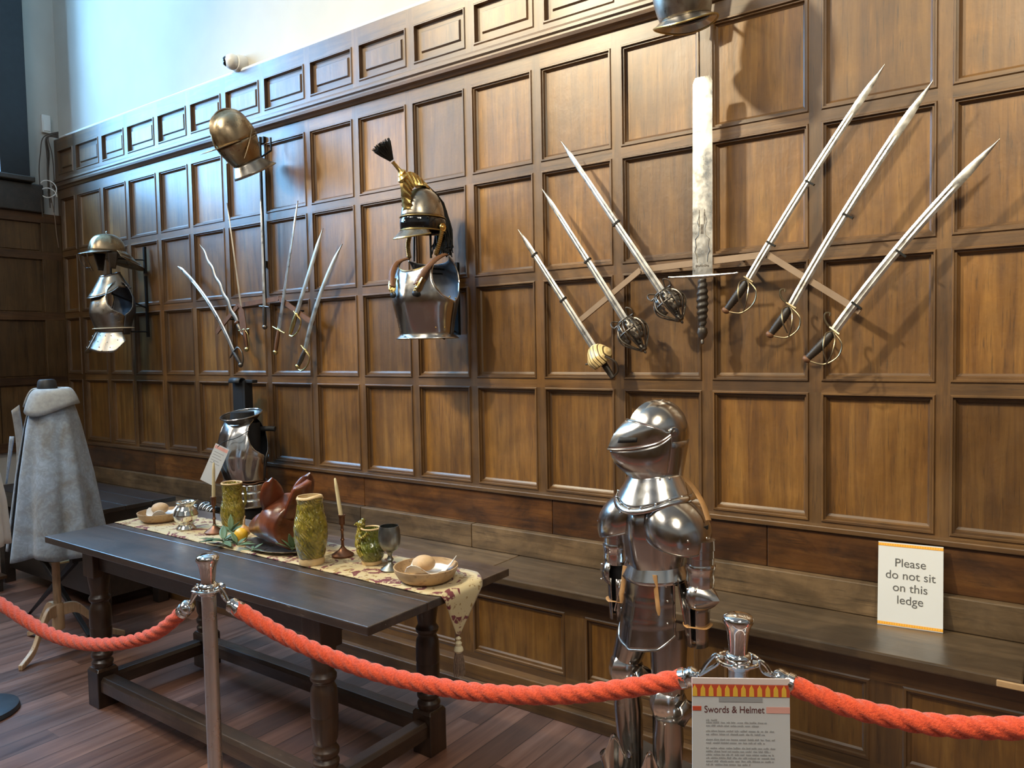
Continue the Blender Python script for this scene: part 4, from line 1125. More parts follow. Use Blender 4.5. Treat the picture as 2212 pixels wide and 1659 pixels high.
    obj('plinth', MB().box(-.30, .36, -.20, .26, .0, .058), M['black_oak'], t, smooth=0, bevel=.004)
    # pointed gauntlets set down on the plinth
    def gaunt(loc, rz, tilt, label):
        g = thing('gauntlet', label, 'gauntlet', loc, 0, 'steel gauntlets on the plinth')
        g.rotation_euler = (tilt, 0, rz); g.scale = (1.05, 1.05, 1.62)
        def cf(u, v):
            a = lerp(-2.3, 2.3, u); pt = exp(-(a/.62)**2)
            r = lerp(.034, .050, v)-.012*v*v*pt
            return (r*sin(a), -r*cos(a)-.010*exp(-(a/.2)**2), .045+v*(.045+.062*pt))
        obj('cuff', MB().grid(cf, 30, 10), M['steel'], g, solid=.003)
        obj('cuff_rim', MB().tube([cf(i/30, 1) for i in range(31)], .0028, 6), M['chrome'], g)
        b = MB()
        for k in range(4):
            x = -.027+k*.018
            for q in range(3): b.ball((x, -.045-q*.024, .030-q*.008), (.0095, .016, .010), 10, 6)
        obj('finger', b, M['steel_dk'], g)
        obj('hand_plate', MB().grid(lambda u, v: (.040*sin(lerp(-1.5, 1.5, u)), -.02-.05*v+.0*u, .012+.036*cos(lerp(-1.5, 1.5, u))*(1-.3*v)+.012*(1-v)), 14, 6), M['steel_dk'], g, solid=.003)
    gaunt((-1.232, -.875, .058), radians(22), radians(0), 'pointed steel gauntlet on the plinth at the suit\'s right foot, further left of the pair')
    gaunt((-1.100, -.925, .058), radians(48), radians(0), 'pointed steel gauntlet on the plinth between the suit\'s shins')
suit()

# ------------------------------------------------------------------ refectory table and what stands on it
TZ = .767
def leg_prof():
    return [(.040, .175), (.044, .185), (.047, .20), (.040, .208), (.035, .215), (.046, .225), (.047, .24), (.039, .25), (.036, .262), (.043, .28), (.046, .32), (.047, .355), (.045, .362), (.0475, .37), (.0465, .43), (.044, .455), (.037, .468), (.036, .478), (.045, .487), (.046, .50), (.038, .512), (.036, .52), (.040, .545), (.047, .59), (.0475, .605)]
def table():
    t = thing('refectory_table', 'long dark oak table with turned legs and low stretchers, set for a feast', 'table', (-2.78, -1.19, 0))
    ox, oy = 2.78, 1.19
    b = MB()
    x0, x1, y0, y1 = -3.85+ox, -1.705+ox, -1.555+oy, -.823+oy
    ys = [y0, y0+.27, y0+.50, y1]
    for a, c in zip(ys, ys[1:]): b.box(x0, x1, a+.0006, c-.0006, TZ-.030, TZ, 0, random.random())
    obj('tabletop', b, M['table'], t, smooth=0, bevel=.004)
    lx = (-3.63+ox, -2.095+ox); ly = (-1.492+oy, -.965+oy); w = .095
    b = MB()
    for yy in ly: b.box(lx[0]+w, lx[1], yy+.028, yy+.06, TZ-.135, TZ-.03, 0, random.random())
    obj('apron', b, M['table'], t, smooth=0, bevel=.003)
    b = MB()
    for xx in lx: b.box(xx+.028, xx+.06, ly[0]+w, ly[1], TZ-.135, TZ-.03, 0, random.random())
    obj('end_apron', b, M['table_y'], t, smooth=0, bevel=.003)
    for i, xx in enumerate(lx):
        for j, yy in enumerate(ly):
            cx, cy = xx+w/2, yy+w/2
            b = MB().box(xx, xx+w, yy, yy+w, 0, .165, 0, random.random())
            b.loft([[(cx+sx*q, cy+sy*q, z) for sx, sy in ((-1, -1), (1, -1), (1, 1), (-1, 1))] for q, z in ((w/2, .165), (w/2-.008, .178))], True, False, True)
            b.box(xx, xx+w, yy, yy+w, .60, TZ-.03, 0, random.random())
            b.lathe(leg_prof(), 26, (cx, cy, 0))
            obj('leg', b, M['table_v'], t, smooth=30, bevel=.003)
    for yy in ly: 
        b = MB(); prof = [(-.036, .075), (.036, .075), (.036, .125), (.026, .142), (-.026, .142), (-.036, .125)]
        b.loft([[(x, yy+w/2+p, z) for p, z in prof] for x in (lx[0]+w, lx[1])], True, True, True)
        obj('stretcher', b, M['table'], t, smooth=0, bevel=.003)
    for xx in lx:
        b = MB(); prof = [(-.034, .075), (.034, .075), (.034, .125), (.024, .14), (-.024, .14), (-.034, .125)]
        b.loft([[(xx+w/2+p, y, z) for p, z in prof] for y in (ly[0]+w, ly[1])], True, True, True)
        obj('stretcher', b, M['table_y'], t, smooth=0, bevel=.003)
table()

def runner():
    t = thing('table_runner', 'cream tapestry table runner with maroon sprays, hanging over the table end', 'table runner', (-2.78, -1.08, TZ))
    yc0, yc1 = -1.235+1.08, -.935+1.08
    def f(u, v):
        # u along the table, folding over the right-hand end and narrowing to a point
        s = lerp(0, 2.30, u); flat = 2.085; x0 = -3.838+2.78
        R = .012; fold = flat+.0
        k = 0 if s < flat-.02 else min(1, (s-(flat-.02))/(2.30-(flat-.02)))
        mid = lerp((yc0+yc1)/2, -1.150+1.08, k); hw = (yc1-yc0)/2*(1-k**1.15)
        y = mid+hw*(2*v-1)
        ripple = .0015*sin(s*23+v*5)+.001*sin(s*51)
        if s < flat+.045: return (x0+s, y, .0032+ripple*.5)
        q = s-(flat+.045); 
        return (x0+flat+.045+.016*min(1, q/.02), y, .002-max(0, q-.006)*1.0)
    obj('cloth', MB().grid(f, 110, 12), M['tapestry'], t, smooth=60, solid=.003)
    ex, ey = -1.69+2.78, -1.150+1.08
    b = MB().lathe([(.004, -.155), (.010, -.162), (.006, -.170), (.012, -.178), (.010, -.188), (.015, -.194), (.017, -.204), (.012, -.212)], 14, (ex, ey, 0))
    obj('tassel_head', b, M['cord'], t)
    b = MB()
    for k in range(46):
        a = k*2.39; r = sqrt((k+.5)/46)*.014
        b.tube([(ex+r*cos(a)*.8, ey+r*sin(a)*.8, -.206), (ex+r*cos(a)*1.35, ey+r*sin(a)*1.35, -.245), (ex+r*cos(a)*1.5, ey+r*sin(a)*1.5, -.288-random.uniform(0, .006))], .0017, 4)
    obj('tassel_fringe', b, M['fringe'], t)
runner()
RZ = TZ+.006                       # top of the runner

def bowl(loc, r, h, label):
    t = thing('wooden_bowl', label, 'bowl', loc, 0, 'turned wooden bowls on the table')
    b = MB().lathe([(.001, .0), (r*.70, .0), (r*.85, h*.25), (r*.97, h*.7), (r, h), (r*.965, h), (r*.92, h*.72), (r*.80, h*.34), (r*.62, .010), (.001, .009)], 44)
    obj('bowl', b, M['turned'], t)
    return t
def roll(loc, r, label):
    t = tag(obj('bread_roll', MB().ball((0, 0, r*.62), (r, r*.92, r*.66), 24, 16), M['crust'], None, loc=loc), label, 'bread', 'bread rolls in the bowls')
def napkin(loc, s, rz, label):
    b = MB()
    def f(u, v):
        a = u*2*pi; k = v
        spike = .75*sin(3*a+.6)+.35*sin(5*a)
        r = s*k*(.84+.22*sin(2*a+.4)+.12*sin(5*a))
        z = .010+s*(.16*k+.50*k**3*max(0, spike))
        return (r*cos(a), r*sin(a), z)
    b.grid(f, 40, 8, closed=True)
    o = obj('linen_napkin', b, M['linen'], None, smooth=0, solid=.002, loc=loc, rot=(0, 0, rz))
    tag(o, label, 'napkin', 'folded napkins in the bowls')
bowl((-1.865, -1.115, RZ), .117, .052, 'pale turned wooden bowl nearest the right-hand end of the table')
napkin((-1.860, -1.10, RZ+.012), .085, radians(20), 'folded white napkin under the roll in the bowl at the table\'s right end')
roll((-1.865, -1.125, RZ+.036), .043, 'round pale bread roll in the bowl at the right end of the table')
bowl((-3.67, -1.085, RZ), .112, .045, 'pale turned wooden bowl at the far left end of the table')
napkin((-3.66, -1.08, RZ+.011), .082, radians(70), 'folded white napkin under the roll in the far left bowl')
roll((-3.67, -1.09, RZ+.034), .043, 'round pale bread roll in the bowl at the far left of the table')

def goblet():
    t = thing('pewter_goblet', 'dull grey pewter goblet beside the small green figure jug', 'goblet', (-2.065, -1.095, RZ))
    obj('foot', MB().lathe([(.001, 0), (.036, 0), (.037, .004), (.028, .012), (.012, .022), (.008, .032)], 26), M['pewter'], t)
    obj('stem', MB().lathe([(.008, .030), (.014, .040), (.008, .050), (.009, .062), (.016, .072)], 22), M['pewter'], t)
    obj('cup', MB().lathe([(.014, .070), (.030, .080), (.040, .100), (.0425, .125), (.040, .150), (.036, .168), (.034, .168), (.038, .148), (.040, .124), (.037, .102), (.026, .084), (.001, .080)], 32), M['pewter'], t)
goblet()
def candle_set(x, y, lean, label, clabel, wax_h):
    t = thing('candlestick', label, 'candlestick', (x, y, RZ), 0, 'copper brown candlesticks on the table')
    obj('foot', MB().lathe([(.001, 0), (.044, 0), (.045, .006), (.040, .010), (.034, .014), (.018, .024), (.010, .034)], 28), M['copper'], t)
    obj('stem', MB().lathe([(.010, .032), (.006, .042), (.0055, .06), (.009, .066), (.0055, .072), (.005, .10), (.008, .106), (.0055, .112), (.006, .124), (.0085, .128)], 18), M['copper'], t)
    obj('socket', MB().lathe([(.008, .126), (.0115, .130), (.0115, .160), (.0145, .163), (.0145, .168), (.009, .168), (.009, .140), (.001, .140)], 20), M['copper'], t)
    c = thing('taper_candle', clabel, 'candle', (x, y, RZ+.141), 0, 'thin taper candles')
    c.rotation_euler = lean
    obj('wax', MB().lathe([(.0085, 0), (.0082, .05), (.0070, wax_h*.8), (.0045, wax_h-.004), (.001, wax_h)], 16), M['wax'], c)
    obj('wick', MB().tube([(0, 0, wax_h-.004), (.0015, 0, wax_h+.006)], .0011, 6), M['black'], c)
candle_set(-2.372, -1.055, (0, radians(-11), 0), 'slim copper brown candlestick between the tall green jug and the figure jug', 'thin leaning taper candle beside the tall green jug', .178)
candle_set(-3.192, -1.10, (0, radians(4), 0), 'slim copper brown candlestick in front of the green jug on the left', 'thin taper candle in front of the breastplate\'s hanging label', .188)

def tall_jug():
    t = thing('tall_jug', 'tall olive green glazed jug with raised scales and cream rim', 'jug', (-2.395, -1.195, RZ))
    def f(u, v):
        a = 2*pi*u; z = .028+.232*v
        r = interp([(0, .047), (.12, .054), (.3, .061), (.5, .062), (.65, .056), (.78, .049), (.9, .047), (1, .050)], v)[0]
        r += .0022*abs(sin(a*5+z*90))*(v < .9)
        sp = max(0, cos(a+.15))**6*.016*max(0, (v-.85)/.15)
        return ((r+sp)*cos(a), (r+sp)*sin(a), z+sp*.7)
    obj('body', MB().grid(f, 64, 40, closed=True), M['glaze'], t, solid=.004)
    def rim(u, v):
        p = Vector(f(u, 1)); q = p*1.0; q.z += .010*v
        return (p.x*(1.03-.10*v), p.y*(1.03-.10*v), p.z-.004+.010*v)
    obj('rim', MB().grid(rim, 48, 3, closed=True), M['biscuit'], t, solid=.003)
    obj('lining', MB().grid(lambda u, v: (f(u, 1-.3*v)[0]*.90, f(u, 1-.3*v)[1]*.90, f(u, 1-.3*v)[2]+.002), 32, 4, closed=True), M['biscuit'], t)
    obj('base', MB().lathe([(.001, 0), (.048, 0), (.050, .006), (.049, .022), (.047, .034)], 36), M['biscuit'], t)
    obj('handle', bow([(-.035, .03, .235), (-.07, .055, .215), (-.075, .06, .15), (-.045, .04, .09)], .008, 8), M['glaze'], t)
tall_jug()
def left_jug():
    t = thing('green_jug', 'olive green glazed jug left of the boar\'s head', 'jug', (-3.165, -1.02, RZ))
    def f(u, v):
        a = 2*pi*u; z = .0+.222*v
        r = interp([(0, .036), (.1, .044), (.3, .052), (.5, .050), (.64, .040), (.8, .040), (.92, .041), (1, .044)], v)[0]
        r += .002*abs(sin(a*4+z*80))
        sp = max(0, cos(a-2.6))**6*.012*max(0, (v-.85)/.15)
        return ((r+sp)*cos(a), (r+sp)*sin(a), z)
    obj('body', MB().grid(f, 56, 36, closed=True).lathe([(.001, .003), (.036, 0)], 40), M['glaze'], t, solid=.004)
    obj('rim', MB().tube([Vector(f(i/40, 1)) for i in range(41)], .004, 7), M['biscuit'], t)
    obj('handle', bow([(-.005, .038, .20), (-.010, .074, .18), (-.010, .078, .12), (-.006, .05, .08)], .007, 8), M['glaze'], t)
left_jug()
def figure_jug():
    t = thing('figure_jug', 'small dark green glazed jug shaped with a modelled figure', 'jug', (-2.19, -1.07, RZ))
    def f(u, v):
        a = 2*pi*u; z = .014+.125*v
        r = interp([(0, .036), (.12, .046), (.3, .051), (.45, .049), (.6, .038), (.75, .033), (1, .036)], v)[0]
        return (r*cos(a), r*sin(a), z)
    obj('body', MB().grid(f, 48, 26, closed=True), M['glaze_dk'], t, solid=.004)
    obj('rim', MB().tube([f(i/32, 1) for i in range(33)], .0035, 7), M['biscuit'], t)
    obj('base', MB().lathe([(.001, 0), (.038, 0), (.040, .008), (.037, .018)], 30), M['biscuit'], t)
    b = MB()
    b.ball((-.038, -.015, .150), (.017, .017, .019), 14, 10)
    b.tube(spline([(-.038, -.016, .140), (-.040, -.022, .115), (-.034, -.03, .08)], 5), [.014]*6+[.018]*5, 10)
    b.tube(spline([(-.036, -.022, .125), (-.012, -.045, .108), (.012, -.045, .118), (.020, -.038, .130)], 5), .0065, 8)
    b.tube(spline([(-.040, -.018, .12), (-.030, -.05, .085), (-.010, -.056, .07)], 5), .007, 8)
    b.tube(spline([(-.034, -.03, .08), (-.012, -.056, .06), (.004, -.054, .04)], 5), .009, 8)
    b.tube([(-.052, -.02, .155), (-.064, -.026, .148)], [.007, .003], 7)
    b.ball((-.03, -.01, .168), (.012, .008, .009), 10, 7)
    obj('modelled_figure', b, M['glaze'], t)
    obj('handle', bow([(.03, .012, .125), (.055, .02, .11), (.058, .02, .07), (.042, .015, .05)], .006, 8), M['glaze_dk'], t)
figure_jug()
def silver_jug():
    t = thing('silver_jug', 'small shiny silver-coloured jug by the far left bowl', 'jug', (-3.385, -1.125, RZ))
    def f(u, v):
        a = 2*pi*u
        r, z = interp([(0, .043, 0), (.06, .044, .004), (.14, .034, .016), (.24, .030, .024), (.4, .049, .045), (.55, .056, .068), (.7, .047, .092), (.82, .034, .108), (.92, .036, .120), (1, .044, .130)], v)
        sp = max(0, cos(a-.5))**5*.018*max(0, (v-.8)/.2)
        return ((r+sp)*cos(a), (r+sp)*sin(a), z+sp*.4)
    obj('body', MB().grid(f, 44, 40, closed=True).lathe([(.001, .002), (.043, 0)], 30), M['silver'], t, solid=.002)
    obj('handle', bow([(-.035, .008, .122), (-.066, .016, .115), (-.072, .018, .08), (-.050, .012, .05)], .0042, 8), M['silver'], t)
silver_jug()
def platter():
    t = thing('oval_platter', 'oval grey metal platter under the boar\'s head', 'platter', (-2.70, -1.10, RZ), radians(0))
    obj('dish', MB().lathe([(.001, 0), (.10, 0), (.118, .006), (.150, .014), (.152, .017), (.148, .018), (.118, .011), (.10, .005), (.001, .004)], 56, sx=1.28, sy=.85), M['pewter_lt'], t)
platter()
def boar():
    t = thing('boars_head', 'shiny dark brown roast boar\'s head with upright ears on the platter', 'roast', (-2.71, -1.085, RZ+.008), radians(-12))
    t.scale = (1.2, 1.2, 1.2)
    # head lies with its snout towards the front left; back of the neck cut off and raised
    path = [(-.150, -.03, .045), (-.118, -.022, .050), (-.075, -.015, .060), (-.025, -.005, .078), (.03, .0, .090), (.080, .0, .090), (.118, .0, .085)]
    rad = [(.030, .030), (.044, .040), (.058, .050), (.082, .072), (.095, .088), (.092, .092), (.080, .088)]
    S = spline(path, 5); n = len(S); rings = []
    for i, p in enumerate(S):
        k = i/(n-1)*(len(rad)-1); a = int(min(k, len(rad)-2)); q = k-a
        ry, rz = (lerp(rad[a][j], rad[a+1][j], q) for j in (0, 1))
        rings.append([(p.x, p.y+ry*cos(2*pi*j/32)*(1+.08*cos(4*pi*j/32)), max(.002, p.z+rz*sin(2*pi*j/32)+.012*max(0, sin(2*pi*j/32))*sin(k*2))) for j in range(32)])
    obj('head', MB().loft(rings, True, True, True), M['roast'], t, subsurf=1)
    obj('snout', MB().lathe([(.001, .012), (.018, .012), (.026, .006), (.027, -.006), (.024, -.012)], 22, X=Matrix.Translation((-.156, -.031, .045)) @ Matrix.Rotation(-pi/2, 4, 'Y')), M['roast'], t)
    for sd, lean in ((-1, -.05), (1, .06)):
        def ear(u, v):
            s = u*2-1; w = .044*sqrt(max(0.0, 1-((v-.36)/.64)**2)) if v > .36 else .044*(.72+.28*v/.36)
            curl = .022*(1-s*s)
            return (.018+curl+.035*v, sd*.042+s*w+lean*v*.5*1.0, .135+.120*v-.010*s*s)
        obj('ear', MB().grid(ear, 12, 12), M['roast'], t, solid=.009)
        obj('eye', MB().ball((-.052, sd*.046, .100), .007, 10, 8), M['black'], t)
        obj('cheek_fold', MB().tube(spline([(-.14, -.02+sd*.025, .03), (-.08, sd*.045-.01, .035), (-.02, sd*.068, .05)], 5), .006, 7), M['roast'], t)
    obj('neck_flap', MB().grid(lambda u, v: (.10+.055*v+.01*sin(3*u), lerp(-.055, .05, u)*(1-.45*v), .110+.115*v+.02*u*v), 10, 10), M['roast'], t, solid=.020)
boar()
def sprig(loc, n, s, label, tilt=.35):
    t = thing('sage_sprig', label, 'leaves', loc, random.uniform(0, 6), 'sage sprigs round the platter')
    st = MB()
    for k in range(n):
        a = k*2.4+random.uniform(-.3, .3); L = s*random.uniform(.75, 1.15); el = random.uniform(.05, .8)*tilt*2
        w = L*.34
        X = Matrix.Rotation(a, 4, 'Z') @ Matrix.Rotation(-el, 4, 'Y')
        def lf(u, v):
            s_ = u*2-1; ww = w*.5*sin(pi*min(1, .06+.94*v)**.85)
            return (.012+L*v, s_*ww, .004-.10*L*v*v+.18*ww*abs(s_))
        obj('leaf', MB().grid(lf, 4, 9, X=X), M['leaf'], t, solid=.0012)
        st.tube([tuple(X @ Vector((0, 0, .003))), tuple(X @ Vector((.016, 0, .004)))], .0016, 5)
    obj('stem', st, M['leaf'], t)
sprig((-2.965, -1.205, RZ+.010), 11, .092, 'largest spray of grey-green sage leaves, lying at the platter\'s left front', .35)
sprig((-3.035, -1.12, RZ+.022), 7, .068, 'grey-green sage leaves standing up in front of the left green jug', .9)
sprig((-2.835, -1.225, RZ+.014), 6, .060, 'small sage sprig on the front rim of the platter, right of the fruit', .5)
sprig((-2.550, -1.165, RZ+.020), 7, .070, 'sage leaves between the boar\'s head and the tall green jug', .8)
sprig((-2.715, -1.235, RZ+.012), 5, .045, 'small flat sage sprig under the middle of the boar\'s head', .25)
tag(obj('orange_fruit', MB().ball((0, 0, .030), (.031, .029, .030), 22, 16), M['lemon'], None, loc=(-2.895, -1.165, RZ+.012)), 'small bright yellow-orange fruit among the sage leaves', 'fruit')
def onion():
    t = thing('onion', 'brown-skinned onion with a dry stalk behind the yellow fruit', 'onion', (-2.958, -1.105, RZ+.012))
    obj('bulb', MB().lathe([(.001, 0), (.012, .001), (.026, .014), (.029, .026), (.022, .040), (.009, .050), (.005, .056)], 24), M['onion'], t)
    obj('stalk', MB().tube(spline([(0, 0, .052), (.003, 0, .075), (.008, .002, .094)], 4), [.005]*5+[.003]*4, 7), M['crust'], t)
onion()

# ------------------------------------------------------------------ breastplate on its stand, gauntlet, on the bench
def bench_armour():
    t = thing('fluted_breastplate', 'fluted steel breastplate with wide neck and pale fauld, on a black stand on the bench', 'breastplate', (-4.19, -.235, .567), radians(16))
    tab = [(0, .136, .105, 92), (.2, .146, .135, 92), (.40, .160, .152, 92), (.44, .161, .152, 78), (.52, .161, .148, 60), (.62, .158, .138, 49), (.78, .150, .118, 42), (.9, .138, .094, 44), (.96, .126, .075, 52), (1, .108, .06, 66)]
    tabb = [(0, .136, .09, 88), (.2, .146, .10, 88), (.40, .160, .115, 87), (.5, .161, .118, 72), (.64, .158, .116, 62), (.8, .150, .10, 56), (.94, .128, .07, 56), (1, .108, .05, 66)]
    def fl(tab, z0, h):
        def f(u, v):
            s = u*2-1; te = v*(1-.03*max(0, 1-s*s)**1.5)
            rx, ry, A = interp(tab, te); A2 = interp(tab, v)[2]; a = radians(A2)*s
            fan = .0055*cos(a*11*(1-.3*v))*sin(pi*min(1, te*1.15)) if te < .8 else 0
            return ((rx+fan)*sin(a), -((ry+fan)*cos(a)+.006*exp(-(a/.2)**2)*sin(pi*te)), z0+h*te)
        return MB().grid(f, 70, 28)
    obj('breastplate', fl(tab, .235, .385), M['steel'], t, solid=.003)
    obj('backplate', front_plate(tabb, .235, .385, .0, 1), M['steel_in'], t, solid=.003)
    obj('armhole_dark_core', MB().grid(lambda u, v: (.115*sin(lerp(-pi, pi, u)), -.085*cos(lerp(-pi, pi, u)), lerp(.42, .60, v)), 30, 4), M['black'], t)  # black tube put inside so the armholes look dark
    def col(u, v):
        a = 2*pi*u; r = lerp(.080, .122, v**1.3)
        return (r*1.0*sin(a), -r*1.06*cos(a)-.012, .592+.058*v-.026*v*cos(a))
    obj('collar', MB().grid(col, 40, 5, closed=True), M['hilt'], t, solid=.003)
    obj('neck_form', MB().lathe([(.001, .665), (.070, .665), (.078, .60), (.08, .54)], 24), M['black'], t)
    obj('collar_rim', MB().tube([col(i/40, 1) for i in range(41)], .0042, 7), M['steel'], t)
    obj('arm_edge', edge_tube(tab, .235, .385, -1, .0045, .42, None), M['steel'], t)
    b = MB().tube([(.142*sin(k*pi/18), -.112*cos(k*pi/18), .228+.004*sin(k)) for k in range(37)], .008, 8, flat=.5)
    obj('waist_strap', b, M['leather_br'], t)
    for q in range(3):
        b = MB().grid(lambda u, v: ((.134+.018*(q+v)/3+.004)*sin(lerp(-1.9, 1.9, u)), -(.104+.022*(q+v)/3+.004)*cos(lerp(-1.9, 1.9, u)), .222-.047*q-.052*v), 34, 4)
        obj('fauld_lame', b, M['silver'], t, solid=.003)
    b = MB().lathe([(.115, 0), (.12, .01), (.11, .06), (.10, .12), (.09, .26)], 28).box(-.015, .015, -.01, .02, .2, .62)
    obj('stand', b, M['black'], t)
    obj('shoulder_rod', MB().tube([(.02, .03, .555), (.17, .05, .557), (.20, .055, .555)], .016, 12), M['black'], t)
    # hanging label
    lx = thing('hanging_label', 'white card label with a pink band, tied to the fluted breastplate', 'label', (-4.165, -.455, .935))
    lx.rotation_euler = (radians(-6), radians(24), radians(25))
    obj('card', MB().box(-.048, .048, -.001, .001, -.125, .115), M['white_card'], lx, smooth=0)
    obj('pink_band', MB().box(-.044, .044, -.0016, -.001, .088, .108), M['pink'], lx, smooth=0)
    for k in range(5): obj('text_line', MB().box(-.036, .030-.012*(k % 2), -.0014, -.001, .066-.017*k, .070-.017*k), M['ink_lt'], lx, smooth=0)
    st = MB().tube(spline([(-4.12, -.465, 1.04), (-4.11, -.42, 1.07), (-4.06, -.37, 1.09), (-4.02, -.31, 1.13)], 6), .0022, 6)
    Li = (Matrix.Translation((-4.165, -.455, .935)) @ lx.rotation_euler.to_matrix().to_4x4()).inverted()
    st.v = [tuple(Li @ Vector(p)) for p in st.v]
    obj('string', st, M['black'], lx)
bench_armour()
def black_stand():
    t = thing('black_post', 'matt black flat post with a curled top, standing on the bench behind the fluted breastplate', 'stand', (-4.40, -.085, .567))
    obj('post', MB().box(-.060, .045, -.03, .012, 0, .845), M['fire'], t, smooth=0, bevel=.003)
    obj('side_plate', MB().box(.045, .070, -.03, .03, .10, .85), M['black'], t, smooth=0, bevel=.002)
    b = MB().tube([(-.045, -.018-.022*cos(a), .845+.022*sin(a)) for a in (0, 0)][:1]+[], .01, 4) if False else MB()
    P = [(-.018-.024*cos(pi*k/14*1.25-.3), .846+.024*sin(pi*k/14*1.25-.3)) for k in range(15)]
    b.loft([[(-.062, y-.014, z), (.050, y-.014, z)] for y, z in P], False)
    obj('curled_top', b, M['fire'], t, solid=.008)
    obj('top_bar', MB().box(.02, .14, -.02, .022, .838, .858), M['black'], t, smooth=0, bevel=.004)
black_stand()
def bench_gauntlet():
    t = thing('steel_gauntlet', 'jointed steel gauntlet lying on the bench left of the fluted breastplate', 'gauntlet', (-4.62, -.27, .567), radians(-12))
    for k in range(4):
        x0 = .02+k*.055
        def lm(u, v): return (x0+.062*v, .055*cos(pi*u)*(1-.04*k), .001+.062*sin(pi*u)*(1-.06*k)+.006*v)
        obj('lame', MB().grid(lm, 16, 4), M['steel'], t, solid=.003)
    for k in range(4):
        y = -.045+k*.03
        b = MB()
        for q in range(4): b.ball((-.005-q*.032, y, .030-q*.004), (.020, .014, .014), 12, 8)
        obj('finger', b, M['steel'], t)
bench_gauntlet()

# ------------------------------------------------------------------ cape on its stand, chest, stool, left edge
def cape():
    t = thing('cape_stand', 'pale wooden tripod dress stand with a black neck cap, under the grey cape', 'dress stand', (-4.50, -1.235, 0))
    obj('pole', MB().lathe([(.020, .16), (.020, .60), (.018, .75)], 20), M['pine'], t)
    obj('hub', MB().lathe([(.026, .095), (.031, .10), (.031, .235), (.026, .245)], 24), M['pine'], t)
    for a in (-56, 64, 184):
        ca, sa = cos(radians(a)), sin(radians(a))
        prof = spline([(.022, 0, .205), (.09, 0, .205), (.16, 0, .135), (.225, 0, .055), (.325, 0, .012)], 6)
        b = MB(); rings = []
        for i, p in enumerate(prof):
            k = i/(len(prof)-1); hw = .011; hh = lerp(.034, .014, k)
            q = [( -hw, -hh), (hw, -hh), (hw, hh), (-hw, hh)]
            rings.append([(p.x*ca-y*sa, p.x*sa+y*ca, max(0.0005, p.z+z)) for y, z in q])
        b.loft(rings, True, True, True)
        obj('foot', b, M['pine'], t, smooth=30, bevel=.003)
    b = MB()
    def bd(u, v):
        a = 2*pi*u; r = interp([(0, .085), (.3, .11), (.6, .125), (.85, .10), (.95, .065), (1, .05)], v)[0]
        return (r*cos(a)*.9, r*sin(a)*.72, .49+.90*v)
    obj('torso_form', MB().grid(bd, 30, 16, closed=True).lathe([(.001, .0), (.095, .0)], 30, (0, 0, .49), sx=.95, sy=.75), M['cushion'], t)
    obj('neck_cap', MB().lathe([(.060, 1.36), (.056, 1.42), (.048, 1.468), (.040, 1.478), (.001, 1.480)], 24, sx=1, sy=.9), M['fire'], t)
    c = thing('grey_cape', 'long grey brocade cape with a flat collar, worn on the wooden dress stand', 'cape', (-4.455, -1.235, 0))
    # opening faces the left; cloth falls in soft folds
    def cp(u, v):
        a = lerp(radians(236), radians(236-330), u)
        z = lerp(1.395, .545, v)
        r = interp([(0, .085), (.08, .115), (.2, .140), (.5, .185), (1, .238)], v)[0]
        fold = (.008+.020*v)*sin(a*8+.8)*v**.7+.008*v*sin(a*13+1)
        hem = .012*sin(a*5)*v
        return ((r+fold)*cos(a)*1.05, (r+fold)*sin(a)*.92, z+hem)
    obj('cloth', MB().grid(cp, 130, 30), M['cape'], c, smooth=60, solid=.006)
    def co(u, v):
        a = lerp(radians(238), radians(238-336), u); r = lerp(.070, .148, v**.9)
        z = 1.425-.012*v-.068*v*v-.055*v*max(0, cos(a-radians(300)))**2
        return ((r+.008*sin(a*4)*v)*cos(a), (r+.008*sin(a*4)*v)*sin(a)*.9, z+.016*sin(pi*v))
    obj('collar', MB().grid(co, 60, 8), M['cape_trim'], c, smooth=60, solid=.010)
    def dr(u, v):
        return (-.165-.03*u-.10*v+.012*sin(9*v), -.10-.03*u-.02*v, 1.30-.46*v-.10*u*v)
    obj('front_edge', MB().grid(lambda u, v: (-.115-.045*u-.055*v, -.115-.02*u+.03*sin(2*v), 1.345-.36*v-.03*u), 6, 14), M['cape_trim'], c, smooth=60, solid=.005)
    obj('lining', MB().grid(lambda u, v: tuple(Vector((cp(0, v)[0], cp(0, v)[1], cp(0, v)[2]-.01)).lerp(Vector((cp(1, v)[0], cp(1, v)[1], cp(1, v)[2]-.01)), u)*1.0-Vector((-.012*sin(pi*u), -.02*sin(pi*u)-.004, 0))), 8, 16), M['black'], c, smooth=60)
    obj('tie_ribbon', MB().grid(lambda u, v: (-.195-.12*v-.03*u*(1-v), -.115-.01*u, 1.17-.27*v), 4, 12), M['cape'], c, smooth=60, solid=.004)
cape()
